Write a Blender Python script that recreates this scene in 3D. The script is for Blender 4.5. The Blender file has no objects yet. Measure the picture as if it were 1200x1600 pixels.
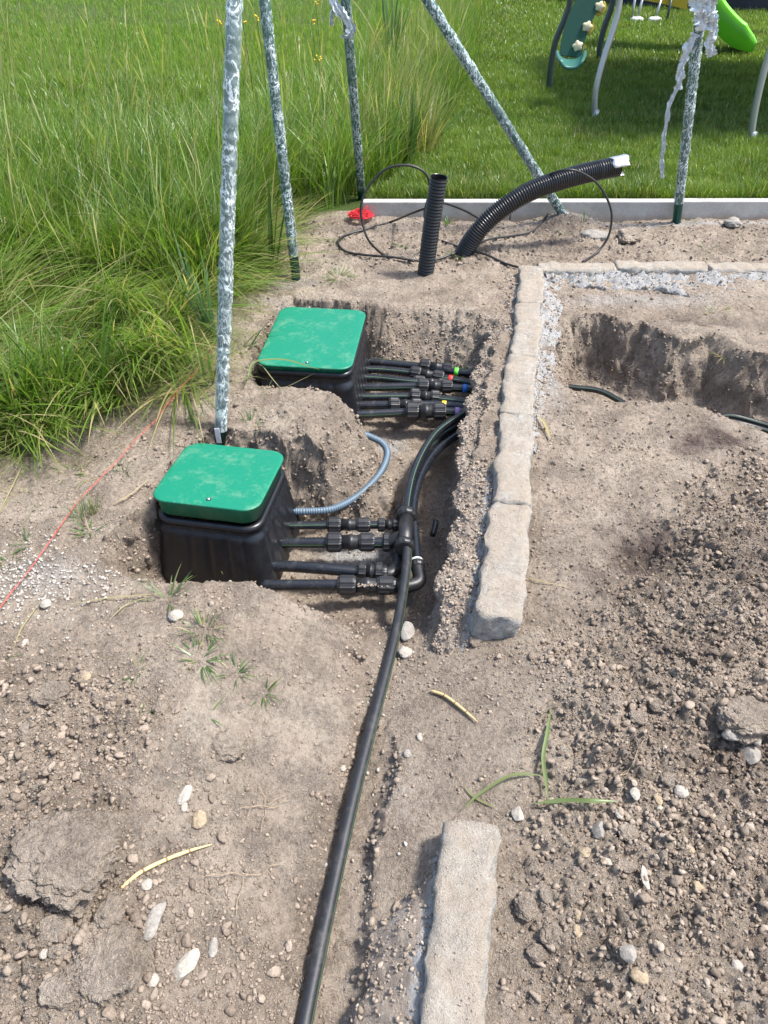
import bpy, math, random
import numpy as np
from mathutils import Vector, Matrix
random.seed(7)
rng = np.random.default_rng(11)
R = math.radians
SC = bpy.context.scene
COL = SC.collection

# ---------------------------------------------------------------- camera
PITCH = R(41.0); CAMH = 1.6; FPX = 1155.6
cam = bpy.data.cameras.new("camera")
cam.sensor_fit = 'VERTICAL'; cam.sensor_height = 36.0; cam.lens = 26.0
cam.clip_start = 0.05; cam.clip_end = 600
camo = bpy.data.objects.new("camera", cam); COL.objects.link(camo)
camo.location = (0, 0, CAMH); camo.rotation_euler = (R(90) - PITCH, 0, 0)
SC.camera = camo
# ---------------------------------------------------------------- light
SUN_EL = R(62); SUN_AZ = R(88)      # azimuth from +Y towards +X
w = bpy.data.worlds.new("World"); SC.world = w; w.use_nodes = True
nt = w.node_tree; nt.nodes.clear()
sky = nt.nodes.new('ShaderNodeTexSky'); sky.sky_type = 'NISHITA'; sky.sun_disc = False
sky.sun_elevation = SUN_EL; sky.sun_rotation = SUN_AZ
sky.air_density = 1.0; sky.dust_density = 2.5; sky.ozone_density = 1.0
bg = nt.nodes.new('ShaderNodeBackground'); bg.inputs[1].default_value = 0.15
wo = nt.nodes.new('ShaderNodeOutputWorld')
nt.links.new(sky.outputs[0], bg.inputs[0]); nt.links.new(bg.outputs[0], wo.inputs[0])
sl = bpy.data.lights.new("sun", 'SUN'); sl.energy = 3.3; sl.angle = R(8.0); sl.color = (1.0, 0.975, 0.94)
so = bpy.data.objects.new("sun", sl); COL.objects.link(so)
sd_ = Vector((math.sin(SUN_AZ) * math.cos(SUN_EL), math.cos(SUN_AZ) * math.cos(SUN_EL), math.sin(SUN_EL)))
so.rotation_euler = sd_.to_track_quat('Z', 'Y').to_euler(); so.location = (4, 6, 8)
vs = SC.view_settings
vs.view_transform = 'Standard'; vs.look = 'None'; vs.gamma = 1; vs.use_curve_mapping = False
vs.exposure = 1.10

# ---------------------------------------------------------------- pixel -> place
cP, sP = math.cos(PITCH), math.sin(PITCH)
def ray(px, py):
    xr = (px - 600) / FPX; yr = (800 - py) / FPX
    return Vector((xr, cP + yr * sP, -sP + yr * cP))
def at(px, py, z=0.0):
    d = ray(px, py); t = (z - CAMH) / d.z
    return Vector((d.x * t, d.y * t, z))
def atY(px, py, Y):
    d = ray(px, py); t = Y / d.y
    return Vector((d.x * t, Y, CAMH + d.z * t))
def P2(pts, z=0.0):
    return np.array([at(a, b, z)[:2] for a, b in pts])

# ---------------------------------------------------------------- noise
def _tab(seed):
    return np.random.default_rng(seed).random((256, 256))
_T = {}
def vn(x, y, seed=0):
    if seed not in _T: _T[seed] = _tab(seed + 100)
    T = _T[seed]
    xi = np.floor(x).astype(np.int64); yi = np.floor(y).astype(np.int64)
    fx = x - xi; fy = y - yi
    fx = fx * fx * (3 - 2 * fx); fy = fy * fy * (3 - 2 * fy)
    a = T[xi & 255, yi & 255]; b = T[(xi + 1) & 255, yi & 255]
    c = T[xi & 255, (yi + 1) & 255]; d = T[(xi + 1) & 255, (yi + 1) & 255]
    return (a * (1 - fx) + b * fx) * (1 - fy) + (c * (1 - fx) + d * fx) * fy
def fbm(x, y, seed=0, octv=4, gain=0.5):
    s = 0; a = 1; n = 0
    for i in range(octv):
        ang = 0.6 * i
        xx = x * math.cos(ang) - y * math.sin(ang); yy = x * math.sin(ang) + y * math.cos(ang)
        s = s + a * (vn(xx * 2 ** i + 17.3 * i, yy * 2 ** i + 9.1 * i, seed + i) - 0.5); n += a; a *= gain
    return s / n * 2
def domes(x, y, cell, seed, prob=0.6):
    """lumps of random size, returned as height / cell"""
    X = x / cell; Y = y / cell
    xi = np.floor(X).astype(np.int64); yi = np.floor(Y).astype(np.int64)
    for k in range(5):
        if seed + 50 + k not in _T: _T[seed + 50 + k] = _tab(seed + 150 + k)
    best = np.zeros_like(X)
    for dx in (-1, 0, 1):
        for dy in (-1, 0, 1):
            cx = xi + dx; cy = yi + dy
            i, j = cx & 255, cy & 255
            jx = _T[seed + 50][i, j]; jy = _T[seed + 51][i, j]
            r = 0.28 + 0.42 * _T[seed + 52][i, j]
            on = _T[seed + 53][i, j] < prob
            asp = 0.75 + 0.5 * _T[seed + 54][i, j]
            d2 = ((X - cx - jx) * asp) ** 2 + ((Y - cy - jy) / asp) ** 2
            h = np.sqrt(np.maximum(0, r * r - d2)) * 0.9
            best = np.maximum(best, np.where(on, h, 0))
    return best
def ss(t):
    t = np.clip(t, 0, 1); return t * t * (3 - 2 * t)
def sdp(poly, X, Y):
    """signed distance, negative inside"""
    d = np.full(X.shape, 1e9); ins = np.zeros(X.shape, bool)
    n = len(poly)
    for i in range(n):
        ax, ay = poly[i]; bx, by = poly[(i + 1) % n]
        ex, ey = bx - ax, by - ay
        px, py = X - ax, Y - ay
        t = np.clip((px * ex + py * ey) / (ex * ex + ey * ey + 1e-12), 0, 1)
        dd = (px - ex * t) ** 2 + (py - ey * t) ** 2
        d = np.minimum(d, dd)
        c = ((ay > Y) != (by > Y)) & (X < (bx - ax) * (Y - ay) / (by - ay + 1e-12) + ax)
        ins ^= c
    d = np.sqrt(d)
    return np.where(ins, -d, d)

# ---------------------------------------------------------------- materials
def mat(name):
    m = bpy.data.materials.new(name); m.use_nodes = True
    n = m.node_tree; n.nodes.clear()
    o = n.nodes.new('ShaderNodeOutputMaterial')
    return m, n, o
def nd(n, t, **kw):
    x = n.nodes.new(t)
    for k, v in kw.items():
        if k.startswith('i_'):
            x.inputs[k[2:].replace('_', ' ')].default_value = v
        else: setattr(x, k, v)
    return x
def noise(n, scale, detail=4, rough=0.6, coord=None):
    t = nd(n, 'ShaderNodeTexNoise'); t.inputs['Scale'].default_value = scale
    t.inputs['Detail'].default_value = detail; t.inputs['Roughness'].default_value = rough
    if coord is not None: n.links.new(coord, t.inputs['Vector'])
    return t
def ramp(n, src, stops):
    r = nd(n, 'ShaderNodeValToRGB'); e = r.color_ramp.elements
    while len(e) < len(stops): e.new(0.5)
    for k, (p, c) in enumerate(stops):
        e[k].position = p; e[k].color = (c if len(c) == 4 else (*c, 1)) if isinstance(c, tuple) else (c, c, c, 1)
    n.links.new(src, r.inputs[0]); return r
def mixc(n, f, a, b, bt='MIX'):
    m = nd(n, 'ShaderNodeMix', data_type='RGBA', blend_type=bt)
    for s, v in ((0, f), (6, a), (7, b)):
        if hasattr(v, 'links') or isinstance(v, bpy.types.NodeSocket): n.links.new(v, m.inputs[s])
        else: m.inputs[s].default_value = v if not isinstance(v, tuple) or len(v) == 4 else (*v, 1)
    return m.outputs[2]
def attr(n, name):
    a = nd(n, 'ShaderNodeAttribute'); a.attribute_name = name; return a.outputs['Fac']
def bsdf(n, o, col, rough=0.5, metal=0.0, spec=0.5, bump=None, dist=0.002, strength=1.0, **kw):
    b = nd(n, 'ShaderNodeBsdfPrincipled')
    for s, v in (('Base Color', col), ('Roughness', rough), ('Metallic', metal), ('Specular IOR Level', spec)):
        if isinstance(v, bpy.types.NodeSocket): n.links.new(v, b.inputs[s])
        else: b.inputs[s].default_value = v if not isinstance(v, tuple) or len(v) == 4 else (*v, 1)
    for k, v in kw.items(): b.inputs[k].default_value = v
    if bump is not None:
        bm_ = nd(n, 'ShaderNodeBump'); bm_.inputs['Distance'].default_value = dist; bm_.inputs['Strength'].default_value = strength
        n.links.new(bump, bm_.inputs['Height']); n.links.new(bm_.outputs[0], b.inputs['Normal'])
    n.links.new(b.outputs[0], o.inputs[0]); return b
def geo_pos(n):
    return nd(n, 'ShaderNodeNewGeometry').outputs['Position']
def math_(n, op, a, b=0.0, clamp=False):
    m = nd(n, 'ShaderNodeMath', operation=op, use_clamp=clamp)
    for k, v in ((0, a), (1, b)):
        if isinstance(v, bpy.types.NodeSocket): n.links.new(v, m.inputs[k])
        else: m.inputs[k].default_value = v
    return m.outputs[0]

def soil_mat():
    m, n, o = mat("excavated soil"); p = geo_pos(n)
    n1 = noise(n, 3.5, 6, 0.65, p); n2 = noise(n, 60, 6, 0.75, p); n3 = noise(n, 420, 3, 0.6, p)
    dry = ramp(n, n1.outputs[0], [(0.3, (0.305, 0.242, 0.185)), (0.5, (0.41, 0.335, 0.262)), (0.72, (0.505, 0.425, 0.338))]).outputs[0]
    v = ramp(n, n2.outputs[0], [(0.28, 0.5), (0.5, 1.0), (0.72, 1.3)]).outputs[0]
    c = mixc(n, 1.0, dry, v, 'MULTIPLY')
    # small pale grit
    vor = nd(n, 'ShaderNodeTexVoronoi'); vor.inputs['Scale'].default_value = 170; n.links.new(p, vor.inputs['Vector'])
    vsep = nd(n, 'ShaderNodeSeparateColor'); n.links.new(vor.outputs['Color'], vsep.inputs[0])
    gp = math_(n, 'MULTIPLY', math_(n, 'LESS_THAN', vor.outputs['Distance'], 0.33), math_(n, 'GREATER_THAN', vsep.outputs[0], 0.80))
    c = mixc(n, math_(n, 'MULTIPLY', gp, 0.75), c, (0.52, 0.47, 0.40))
    moistn = math_(n, 'ADD', attr(n, 'moist'), math_(n, 'MULTIPLY', math_(n, 'SUBTRACT', n2.outputs[0], 0.5), 0.9))
    n7 = noise(n, 13, 6, .7, p); moistn = math_(n, 'ADD', moistn, math_(n, 'MULTIPLY', math_(n, 'SUBTRACT', n7.outputs[0], 0.52), 1.5))
    mo = ramp(n, moistn, [(0.25, 0.0), (0.75, 1.0)]).outputs[0]
    c = mixc(n, mo, c, mixc(n, n3.outputs[0], (0.105, 0.078, 0.066), (0.17, 0.13, 0.108)))
    dn = math_(n, 'ADD', attr(n, 'dust'), math_(n, 'MULTIPLY', math_(n, 'SUBTRACT', n2.outputs[0], 0.5), 1.1))
    du = ramp(n, dn, [(0.3, 0.0), (0.8, 1.0)]).outputs[0]
    c = mixc(n, du, c, mixc(n, n3.outputs[0], (0.34, 0.33, 0.31), (0.60, 0.575, 0.535)))
    c = mixc(n, attr(n, 'green'), c, mixc(n, n2.outputs[0], (0.045, 0.080, 0.018), (0.12, 0.165, 0.045)))
    gw = nd(n, 'ShaderNodeVectorMath', operation='MULTIPLY_ADD'); n.links.new(n2.outputs['Color'], gw.inputs[0]); gw.inputs[1].default_value = (.02, .02, .02); n.links.new(p, gw.inputs[2])
    v1 = nd(n, 'ShaderNodeTexVoronoi', feature='SMOOTH_F1'); v1.inputs['Scale'].default_value = 95; n.links.new(gw.outputs[0], v1.inputs['Vector'])
    v2 = nd(n, 'ShaderNodeTexVoronoi'); v2.inputs['Scale'].default_value = 260; n.links.new(gw.outputs[0], v2.inputs['Vector'])
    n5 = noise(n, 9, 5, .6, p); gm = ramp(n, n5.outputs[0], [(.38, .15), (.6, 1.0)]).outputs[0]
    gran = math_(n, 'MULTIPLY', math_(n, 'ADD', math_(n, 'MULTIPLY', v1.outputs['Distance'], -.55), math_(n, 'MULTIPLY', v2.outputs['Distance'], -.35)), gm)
    cav_shade = ramp(n, math_(n, 'MULTIPLY', v2.outputs['Distance'], gm), [(.35, 1.0), (.75, .72)]).outputs[0]  # shade in the gaps between grains, put into the soil colour
    c = mixc(n, 1.0, c, cav_shade, 'MULTIPLY')
    h = math_(n, 'ADD', math_(n, 'ADD', n2.outputs[0], gran), math_(n, 'MULTIPLY', n3.outputs[0], 0.45))
    h = math_(n, 'ADD', h, math_(n, 'MULTIPLY', gp, 0.25))
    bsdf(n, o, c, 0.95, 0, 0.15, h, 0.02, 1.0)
    return m
def crumb_mat(name, ca, cb, cc):
    m, n, o = mat(name); p = geo_pos(n)
    t = attr(n, 'tint')
    c = ramp(n, t, [(0.0, tuple(x * .42 for x in ca)), (0.3, ca), (0.7, cb), (1.0, cc)]).outputs[0]
    n2 = noise(n, 180, 4, 0.7, p)
    c = mixc(n, 1.0, c, ramp(n, n2.outputs[0], [(0.3, 0.72), (0.7, 1.2)]).outputs[0], 'MULTIPLY')
    bsdf(n, o, c, 0.93, 0, 0.2, n2.outputs[0], 0.004, 0.8)
    return m
def rock_mat(name, a, b, scale=60):
    m, n, o = mat(name); p = nd(n, 'ShaderNodeTexCoord').outputs['Object']
    n2 = noise(n, scale, 6, 0.7, p); n3 = noise(n, scale * 5, 4, 0.7, p)
    c = mixc(n, ramp(n, n2.outputs[0], [(0.35, 0.0), (0.65, 1.0)]).outputs[0], a, b)
    c = mixc(n, 1.0, c, ramp(n, n3.outputs[0], [(0.3, 0.75), (0.7, 1.2)]).outputs[0], 'MULTIPLY')
    bsdf(n, o, c, 0.9, 0, 0.25, math_(n, 'ADD', n2.outputs[0], math_(n, 'MULTIPLY', n3.outputs[0], 0.5)), 0.006, 0.8)
    return m
def stone_mat():
    m, n, o = mat("split granite with soil dust"); p = geo_pos(n)
    n1 = noise(n, 7, 6, 0.7, p); n2 = noise(n, 45, 6, 0.75, p); n3 = noise(n, 350, 3, 0.6, p)
    st = mixc(n, ramp(n, n2.outputs[0], [(0.35, 0.0), (0.68, 1.0)]).outputs[0], (0.26, 0.25, 0.23), (0.55, 0.525, 0.47))
    dirt = mixc(n, n2.outputs[0], (0.26, 0.215, 0.165), (0.48, 0.415, 0.335))
    nm = nd(n, 'ShaderNodeSeparateXYZ'); n.links.new(nd(n, 'ShaderNodeNewGeometry').outputs['Normal'], nm.inputs[0])
    f = math_(n, 'MULTIPLY', ramp(n, n1.outputs[0], [(0.30, 0.25), (0.52, 0.95)]).outputs[0], ramp(n, nm.outputs[2], [(0.35, 0.0), (0.85, 1.0)]).outputs[0])
    c = mixc(n, f, st, dirt)
    c = mixc(n, 1.0, c, ramp(n, n3.outputs[0], [(0.3, 0.82), (0.7, 1.15)]).outputs[0], 'MULTIPLY')
    bsdf(n, o, c, 0.9, 0, 0.25, math_(n, 'ADD', n2.outputs[0], math_(n, 'MULTIPLY', n3.outputs[0], 0.5)), 0.012, 1.0)
    return m
def haunch_mat(name, bias=0.5):
    m, n, o = mat(name); p = geo_pos(n)
    n1 = noise(n, 11, 6, 0.7, p); n2 = noise(n, 70, 6, 0.75, p); n3 = noise(n, 400, 3, 0.6, p)
    con = mixc(n, n2.outputs[0], (0.27, 0.275, 0.275), (0.52, 0.515, 0.50))
    dirt = mixc(n, n2.outputs[0], (0.28, 0.225, 0.18), (0.44, 0.37, 0.305))
    f = ramp(n, math_(n, 'ADD', n1.outputs[0], math_(n, 'SUBTRACT', attr(n, 'dust'), bias)), [(0.42, 0.0), (0.62, 1.0)]).outputs[0]
    c = mixc(n, f, dirt, con)
    vor = nd(n, 'ShaderNodeTexVoronoi'); vor.inputs['Scale'].default_value = 130; n.links.new(p, vor.inputs['Vector'])
    vsep = nd(n, 'ShaderNodeSeparateColor'); n.links.new(vor.outputs['Color'], vsep.inputs[0])
    gp = math_(n, 'MULTIPLY', math_(n, 'LESS_THAN', vor.outputs['Distance'], 0.4), math_(n, 'GREATER_THAN', vsep.outputs[0], 0.7))
    c = mixc(n, math_(n, 'MULTIPLY', gp, 0.7), c, (0.58, 0.53, 0.45))
    bsdf(n, o, c, 0.95, 0, 0.15, math_(n, 'ADD', math_(n, 'ADD', n2.outputs[0], math_(n, 'MULTIPLY', n3.outputs[0], 0.4)), math_(n, 'MULTIPLY', gp, 0.3)), 0.014, 1.0)
    return m
def edging_mat():
    m, n, o = mat("grey cast concrete"); p = geo_pos(n)
    n1 = noise(n, 9, 6, 0.7, p); n2 = noise(n, 160, 4, 0.7, p)
    c = mixc(n, ramp(n, n1.outputs[0], [(0.35, 0.0), (0.65, 1.0)]).outputs[0], (0.36, 0.345, 0.315), (0.47, 0.455, 0.42))
    c = mixc(n, 1.0, c, ramp(n, n2.outputs[0], [(0.3, 0.78), (0.7, 1.15)]).outputs[0], 'MULTIPLY')
    sp = nd(n, 'ShaderNodeSeparateXYZ'); n.links.new(p, sp.inputs[0])
    lo = ramp(n, math_(n, 'ADD', sp.outputs[2], math_(n, 'MULTIPLY', n1.outputs[0], 0.06)), [(0.035, 1.0), (0.07, 0.0)]).outputs[0]
    c = mixc(n, math_(n, 'MULTIPLY', lo, 0.7), c, (0.30, 0.235, 0.18))
    bsdf(n, o, c, 0.9, 0, 0.2, n2.outputs[0], 0.002, 0.6)
    return m
def simple_mat(name, col, rough=0.5, metal=0.0, bs=None, bd=0.001, var=0.0, spec=0.5, **kw):
    m, n, o = mat(name); p = nd(n, 'ShaderNodeTexCoord').outputs['Object']
    h = None; c = col
    n1 = noise(n, bs or 30, 5, 0.65, p)
    if var: c = mixc(n, n1.outputs[0], tuple(x * (1 - var) for x in col), tuple(min(1, x * (1 + var)) for x in col))
    if bs: h = n1.outputs[0]
    bsdf(n, o, c, rough, metal, spec, h, bd, 0.6, **kw)
    return m
def dusty_mat(name, col, dust=(0.36, 0.31, 0.25), amt=0.5, rough=0.42, sc=9, lo=0.5, hi=0.75, rmul=1.0):
    """plastic with patches of dry soil dust and smears"""
    m, n, o = mat(name); p = nd(n, 'ShaderNodeTexCoord').outputs['Object']
    n1 = noise(n, sc, 8, 0.72, p); n2 = noise(n, 240, 4, 0.7, p); n3 = noise(n, sc * 5, 5, 0.7, p)
    f = ramp(n, math_(n, 'ADD', math_(n, 'MULTIPLY', n1.outputs[0], 0.7), math_(n, 'MULTIPLY', n3.outputs[0], 0.3)), [(lo, 0.0), (hi, 1.0)]).outputs[0]
    f = math_(n, 'MULTIPLY', f, ramp(n, n2.outputs[0], [(0.35, 0.25), (0.6, 1.0)]).outputs[0])
    f = math_(n, 'MULTIPLY', f, amt)
    c = mixc(n, n3.outputs[0], tuple(x * 0.86 for x in col), tuple(min(1, x * 1.12) for x in col))
    c = mixc(n, f, c, dust)
    rr = math_(n, 'ADD', math_(n, 'MULTIPLY', f, 0.5), rough, True)
    bsdf(n, o, c, rr, 0, 0.5, n3.outputs[0], 0.0007, 0.5)
    return m
def grass_mat(name, g1, g2, dry, trans=0.45):
    m, n, o = mat(name)
    c = mixc(n, attr(n, 'tint'), g1, g2)
    c = mixc(n, attr(n, 'dry'), c, dry)
    d = nd(n, 'ShaderNodeBsdfDiffuse'); t = nd(n, 'ShaderNodeBsdfTranslucent'); g = nd(n, 'ShaderNodeBsdfGlossy')
    g.inputs['Roughness'].default_value = 0.38; g.inputs['Color'].default_value = (0.8, 0.85, 0.8, 1)
    n.links.new(c, d.inputs[0])
    n.links.new(mixc(n, 1.0, c, (1.5, 1.5, 0.7), 'MULTIPLY'), t.inputs[0])
    m1 = nd(n, 'ShaderNodeMixShader'); m1.inputs[0].default_value = trans
    n.links.new(d.outputs[0], m1.inputs[1]); n.links.new(t.outputs[0], m1.inputs[2])
    m2 = nd(n, 'ShaderNodeMixShader'); m2.inputs[0].default_value = 0.035
    n.links.new(m1.outputs[0], m2.inputs[1]); n.links.new(g.outputs[0], m2.inputs[2])
    n.links.new(m2.outputs[0], o.inputs[0])
    return m
def film_mat(name, cover=0.5, scale=55):
    """crumpled clear stretch film: see-through with white creases"""
    m, n, o = mat(name); p = nd(n, 'ShaderNodeTexCoord').outputs['Object']
    mp = nd(n, 'ShaderNodeMapping'); n.links.new(p, mp.inputs[0]); mp.inputs['Scale'].default_value = (1, 1, 0.55)
    n0 = noise(n, scale, 5, 0.65, mp.outputs[0]); n0.inputs['Distortion'].default_value = 0.7
    rid = math_(n, 'ABSOLUTE', math_(n, 'SUBTRACT', n0.outputs[0], 0.5))
    cr = ramp(n, rid, [(0.0, 0.92), (0.018, 0.42), (0.052, 0.0)]).outputs[0]
    n1 = noise(n, 9, 4, 0.6, p)
    k = math_(n, 'MULTIPLY', cr, ramp(n, n1.outputs[0], [(0.38, 0.35), (0.62, 1.3)]).outputs[0])
    k = math_(n, 'ADD', k, cover * 0.30, True)
    b = nd(n, 'ShaderNodeBsdfPrincipled'); b.inputs['Base Color'].default_value = (0.80, 0.90, 0.90, 1)
    b.inputs['Roughness'].default_value = 0.16
    bm_ = nd(n, 'ShaderNodeBump'); bm_.inputs['Distance'].default_value = 0.006; n.links.new(n0.outputs[0], bm_.inputs['Height'])
    n.links.new(bm_.outputs[0], b.inputs['Normal'])
    t = nd(n, 'ShaderNodeBsdfTransparent'); t.inputs[0].default_value = (0.93, 0.97, 0.96, 1)
    g = nd(n, 'ShaderNodeBsdfGlossy'); g.inputs['Roughness'].default_value = 0.12; n.links.new(bm_.outputs[0], g.inputs['Normal'])
    a = nd(n, 'ShaderNodeMixShader'); a.inputs[0].default_value = 0.035
    n.links.new(t.outputs[0], a.inputs[1]); n.links.new(g.outputs[0], a.inputs[2])
    x = nd(n, 'ShaderNodeMixShader'); n.links.new(k, x.inputs[0]); n.links.new(a.outputs[0], x.inputs[1]); n.links.new(b.outputs[0], x.inputs[2])
    n.links.new(x.outputs[0], o.inputs[0])
    return m

M = dict(
 soil=soil_mat(),
 crumb=crumb_mat("soil crumbs", (0.235, 0.185, 0.142), (0.345, 0.28, 0.218), (0.43, 0.365, 0.295)),
 gravel=crumb_mat("pale gravel", (0.36, 0.32, 0.27), (0.50, 0.465, 0.41), (0.66, 0.63, 0.58)),
 clod=rock_mat("dry soil clod", (0.22, 0.17, 0.13), (0.36, 0.29, 0.225), 35),
 pale=rock_mat("pale limestone", (0.30, 0.265, 0.22), (0.45, 0.41, 0.35), 40),
 greyrock=rock_mat("grey stone", (0.21, 0.19, 0.165), (0.35, 0.32, 0.28), 40),
 yellowrock=rock_mat("ochre stone", (0.27, 0.205, 0.13), (0.40, 0.32, 0.22), 40),
 granite=stone_mat(), haunch=haunch_mat("lean concrete under soil", 0.40), edging=edging_mat(),
 lid=dusty_mat("green lid plastic", (0.002, 0.172, 0.094), dust=(0.34, 0.42, 0.30), amt=0.34, rough=0.42, sc=14, lo=0.50, hi=0.68),
 box=dusty_mat("black box plastic", (0.009, 0.010, 0.013), dust=(0.11, 0.11, 0.11), amt=0.35, rough=0.34, sc=6, lo=0.50, hi=0.85),
 pipe=dusty_mat("black pipe plastic", (0.012, 0.014, 0.018), dust=(0.20, 0.18, 0.15), amt=0.4, rough=0.27, sc=18, lo=0.54, hi=0.78),
 mainpipe=dusty_mat("scuffed black pipe", (0.016, 0.017, 0.020), dust=(0.17, 0.155, 0.135), amt=0.5, rough=0.46, sc=18, lo=0.50, hi=0.75),
 fitting=dusty_mat("black fitting plastic", (0.018, 0.018, 0.019), dust=(0.22, 0.19, 0.16), amt=0.45, rough=0.42, sc=25, lo=0.55, hi=0.8),
 stripe=simple_mat("green pipe stripe", (0.06, 0.12, 0.055), 0.45),
 drain=dusty_mat("black corrugated plastic", (0.017, 0.017, 0.018), dust=(0.20, 0.17, 0.14), amt=0.35, rough=0.3, sc=14, lo=0.55, hi=0.8),
 conduit=simple_mat("blue grey conduit plastic", (0.095, 0.14, 0.18), 0.42, var=0.2),
 cable=simple_mat("thin black hose", (0.018, 0.017, 0.017), 0.45),
 polegreen=simple_mat("dark green powder coat", (0.004, 0.075, 0.06), 0.28, var=0.1),
 film=film_mat("crumpled stretch film", 0.22, 46), filmlong=film_mat("loose stretch film", 0.62, 34), filmtight=film_mat("tight stretch film", 0.05, 60),
 filmwhite=simple_mat("bunched film", (0.74, 0.79, 0.80), 0.2, bs=60, bd=0.02, var=0.25, spec=0.7),
 galv=simple_mat("galvanised steel", (0.42, 0.44, 0.45), 0.38, 0.7, bs=20, bd=0.0005, var=0.15),
 galvdark=simple_mat("dark steel tube", (0.055, 0.075, 0.075), 0.4, 0.3, var=0.15),
 boardgreen=simple_mat("green climbing board", (0.004, 0.060, 0.038), 0.7, bs=40, var=0.1),
 scoop=simple_mat("teal plastic", (0.05, 0.17, 0.14), 0.35),
 hold=simple_mat("cream plastic", (0.62, 0.56, 0.36), 0.5),
 lime=simple_mat("lime slide plastic", (0.16, 0.62, 0.03), 0.35, **{'Subsurface Weight': 0.0}),
 yellow=simple_mat("yellow panel", (0.42, 0.31, 0.02), 0.5), navy=simple_mat("dark blue sheeting", (0.012, 0.016, 0.035), 0.5, bs=8, bd=0.02, var=0.3),
 white=simple_mat("white plastic", (0.72, 0.72, 0.70), 0.45), foil=simple_mat("aluminium tape", (0.72, 0.74, 0.76), 0.28, 0.85, bs=70, bd=0.01),
 string=simple_mat("red twine", (0.50, 0.085, 0.06), 0.7, var=0.2), redpile=simple_mat("red twine bundle", (0.68, 0.03, 0.045), 0.7),
 tgreen=simple_mat("green tape", (0.12, 0.62, 0.06), 0.45), tred=simple_mat("red tape", (0.65, 0.03, 0.03), 0.45),
 tblue=simple_mat("blue tape", (0.01, 0.15, 0.52), 0.45), tyellow=simple_mat("yellow tape", (0.75, 0.55, 0.02), 0.45), tpurple=simple_mat("violet tape", (0.30, 0.20, 0.44), 0.45),
 reed=simple_mat("pale dry reed", (0.56, 0.42, 0.20), 0.6, bs=90, var=0.25), reednode=simple_mat("brown reed node", (0.20, 0.11, 0.05), 0.7),
 grass=grass_mat("meadow grass blades", (0.055, 0.125, 0.013), (0.185, 0.305, 0.045), (0.44, 0.38, 0.20)),
 lawn=grass_mat("lawn grass blades", (0.055, 0.12, 0.013), (0.17, 0.255, 0.042), (0.40, 0.35, 0.17), 0.4),
 leaf=grass_mat("blue green reed leaf", (0.055, 0.12, 0.040), (0.12, 0.21, 0.06), (0.42, 0.36, 0.20)),
 petal=simple_mat("yellow petals", (0.75, 0.50, 0.02), 0.6), steel=simple_mat("bolt steel", (0.6, 0.6, 0.6), 0.3, 0.9), socket_shade=simple_mat("painted bolt socket shade", (0.01, 0.02, 0.02), 0.8),
 root=simple_mat("dry root", (0.36, 0.27, 0.17), 0.8, var=0.2), platform=simple_mat("play platform board", (0.10, 0.16, 0.12), 0.6),
)

# ---------------------------------------------------------------- object helpers
def mesh_arrays(name, V, loops, starts, smooth=True, attrs=None):
    me = bpy.data.meshes.new(name)
    V = np.ascontiguousarray(V, dtype=np.float32); loops = np.ascontiguousarray(loops, dtype=np.int32); starts = np.ascontiguousarray(starts, dtype=np.int32)
    me.vertices.add(len(V)); me.vertices.foreach_set('co', V.ravel())
    me.loops.add(len(loops)); me.loops.foreach_set('vertex_index', loops)
    me.polygons.add(len(starts)); me.polygons.foreach_set('loop_start', starts)
    me.update(calc_edges=True)
    if smooth: me.polygons.foreach_set('use_smooth', np.ones(len(starts), bool))
    for k, v in (attrs or {}).items():
        a = me.attributes.new(k, 'FLOAT', 'POINT'); a.data.foreach_set('value', np.ascontiguousarray(v, dtype=np.float32))
    return me
def link(name, me, m, parent=None, loc=None):
    o = bpy.data.objects.new(name, me); COL.objects.link(o)
    if m is not None:
        for x in (m if isinstance(m, (list, tuple)) else [m]): me.materials.append(x)
    if parent is not None: o.parent = parent
    if loc is not None: o.location = loc
    return o
def tag(o, label=None, cat=None, group=None, kind=None):
    if label: o['label'] = label
    if cat: o['category'] = cat
    if group: o['group'] = group
    if kind: o['kind'] = kind
    return o
ORI = {}
def thing(name, loc, label, cat, group=None):
    o = bpy.data.objects.new(name, None); COL.objects.link(o); o.location = loc; o.empty_display_size = 0.1
    ORI[o] = Vector(loc)
    return tag(o, label, cat, group)
def obj(name, VF, m, parent=None, smooth=True, mi=None, attrs=None):
    """VF in world coordinates; origin goes to the parent's origin, or to the base centre of a lone thing"""
    V, F = VF
    V = np.array(V, dtype=float)
    if parent is not None: org = ORI[parent]
    else:
        org = Vector(((V[:, 0].min() + V[:, 0].max()) / 2, (V[:, 1].min() + V[:, 1].max()) / 2, V[:, 2].min()))
    V = V - np.array(org)
    me = bpy.data.meshes.new(name); me.from_pydata(V.tolist(), [], F); me.update()
    if smooth: me.polygons.foreach_set('use_smooth', np.ones(len(me.polygons), bool))
    if mi is not None: me.polygons.foreach_set('material_index', np.array(mi, dtype=np.int32))
    for k, v in (attrs or {}).items():
        a = me.attributes.new(k, 'FLOAT', 'POINT'); a.data.foreach_set('value', np.array(v, dtype=np.float32))
    o = link(name, me, m, parent, None if parent is not None else org)
    ORI[o] = org
    return o
def sub(o):  # allow an obj to be a parent whose own origin equals its parent's origin
    return o
def merge(*parts):
    V = []; F = []
    for v, f in parts:
        b = len(V); V += [tuple(x) for x in v]; F += [tuple(i + b for i in q) for q in f]
    return V, F
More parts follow.
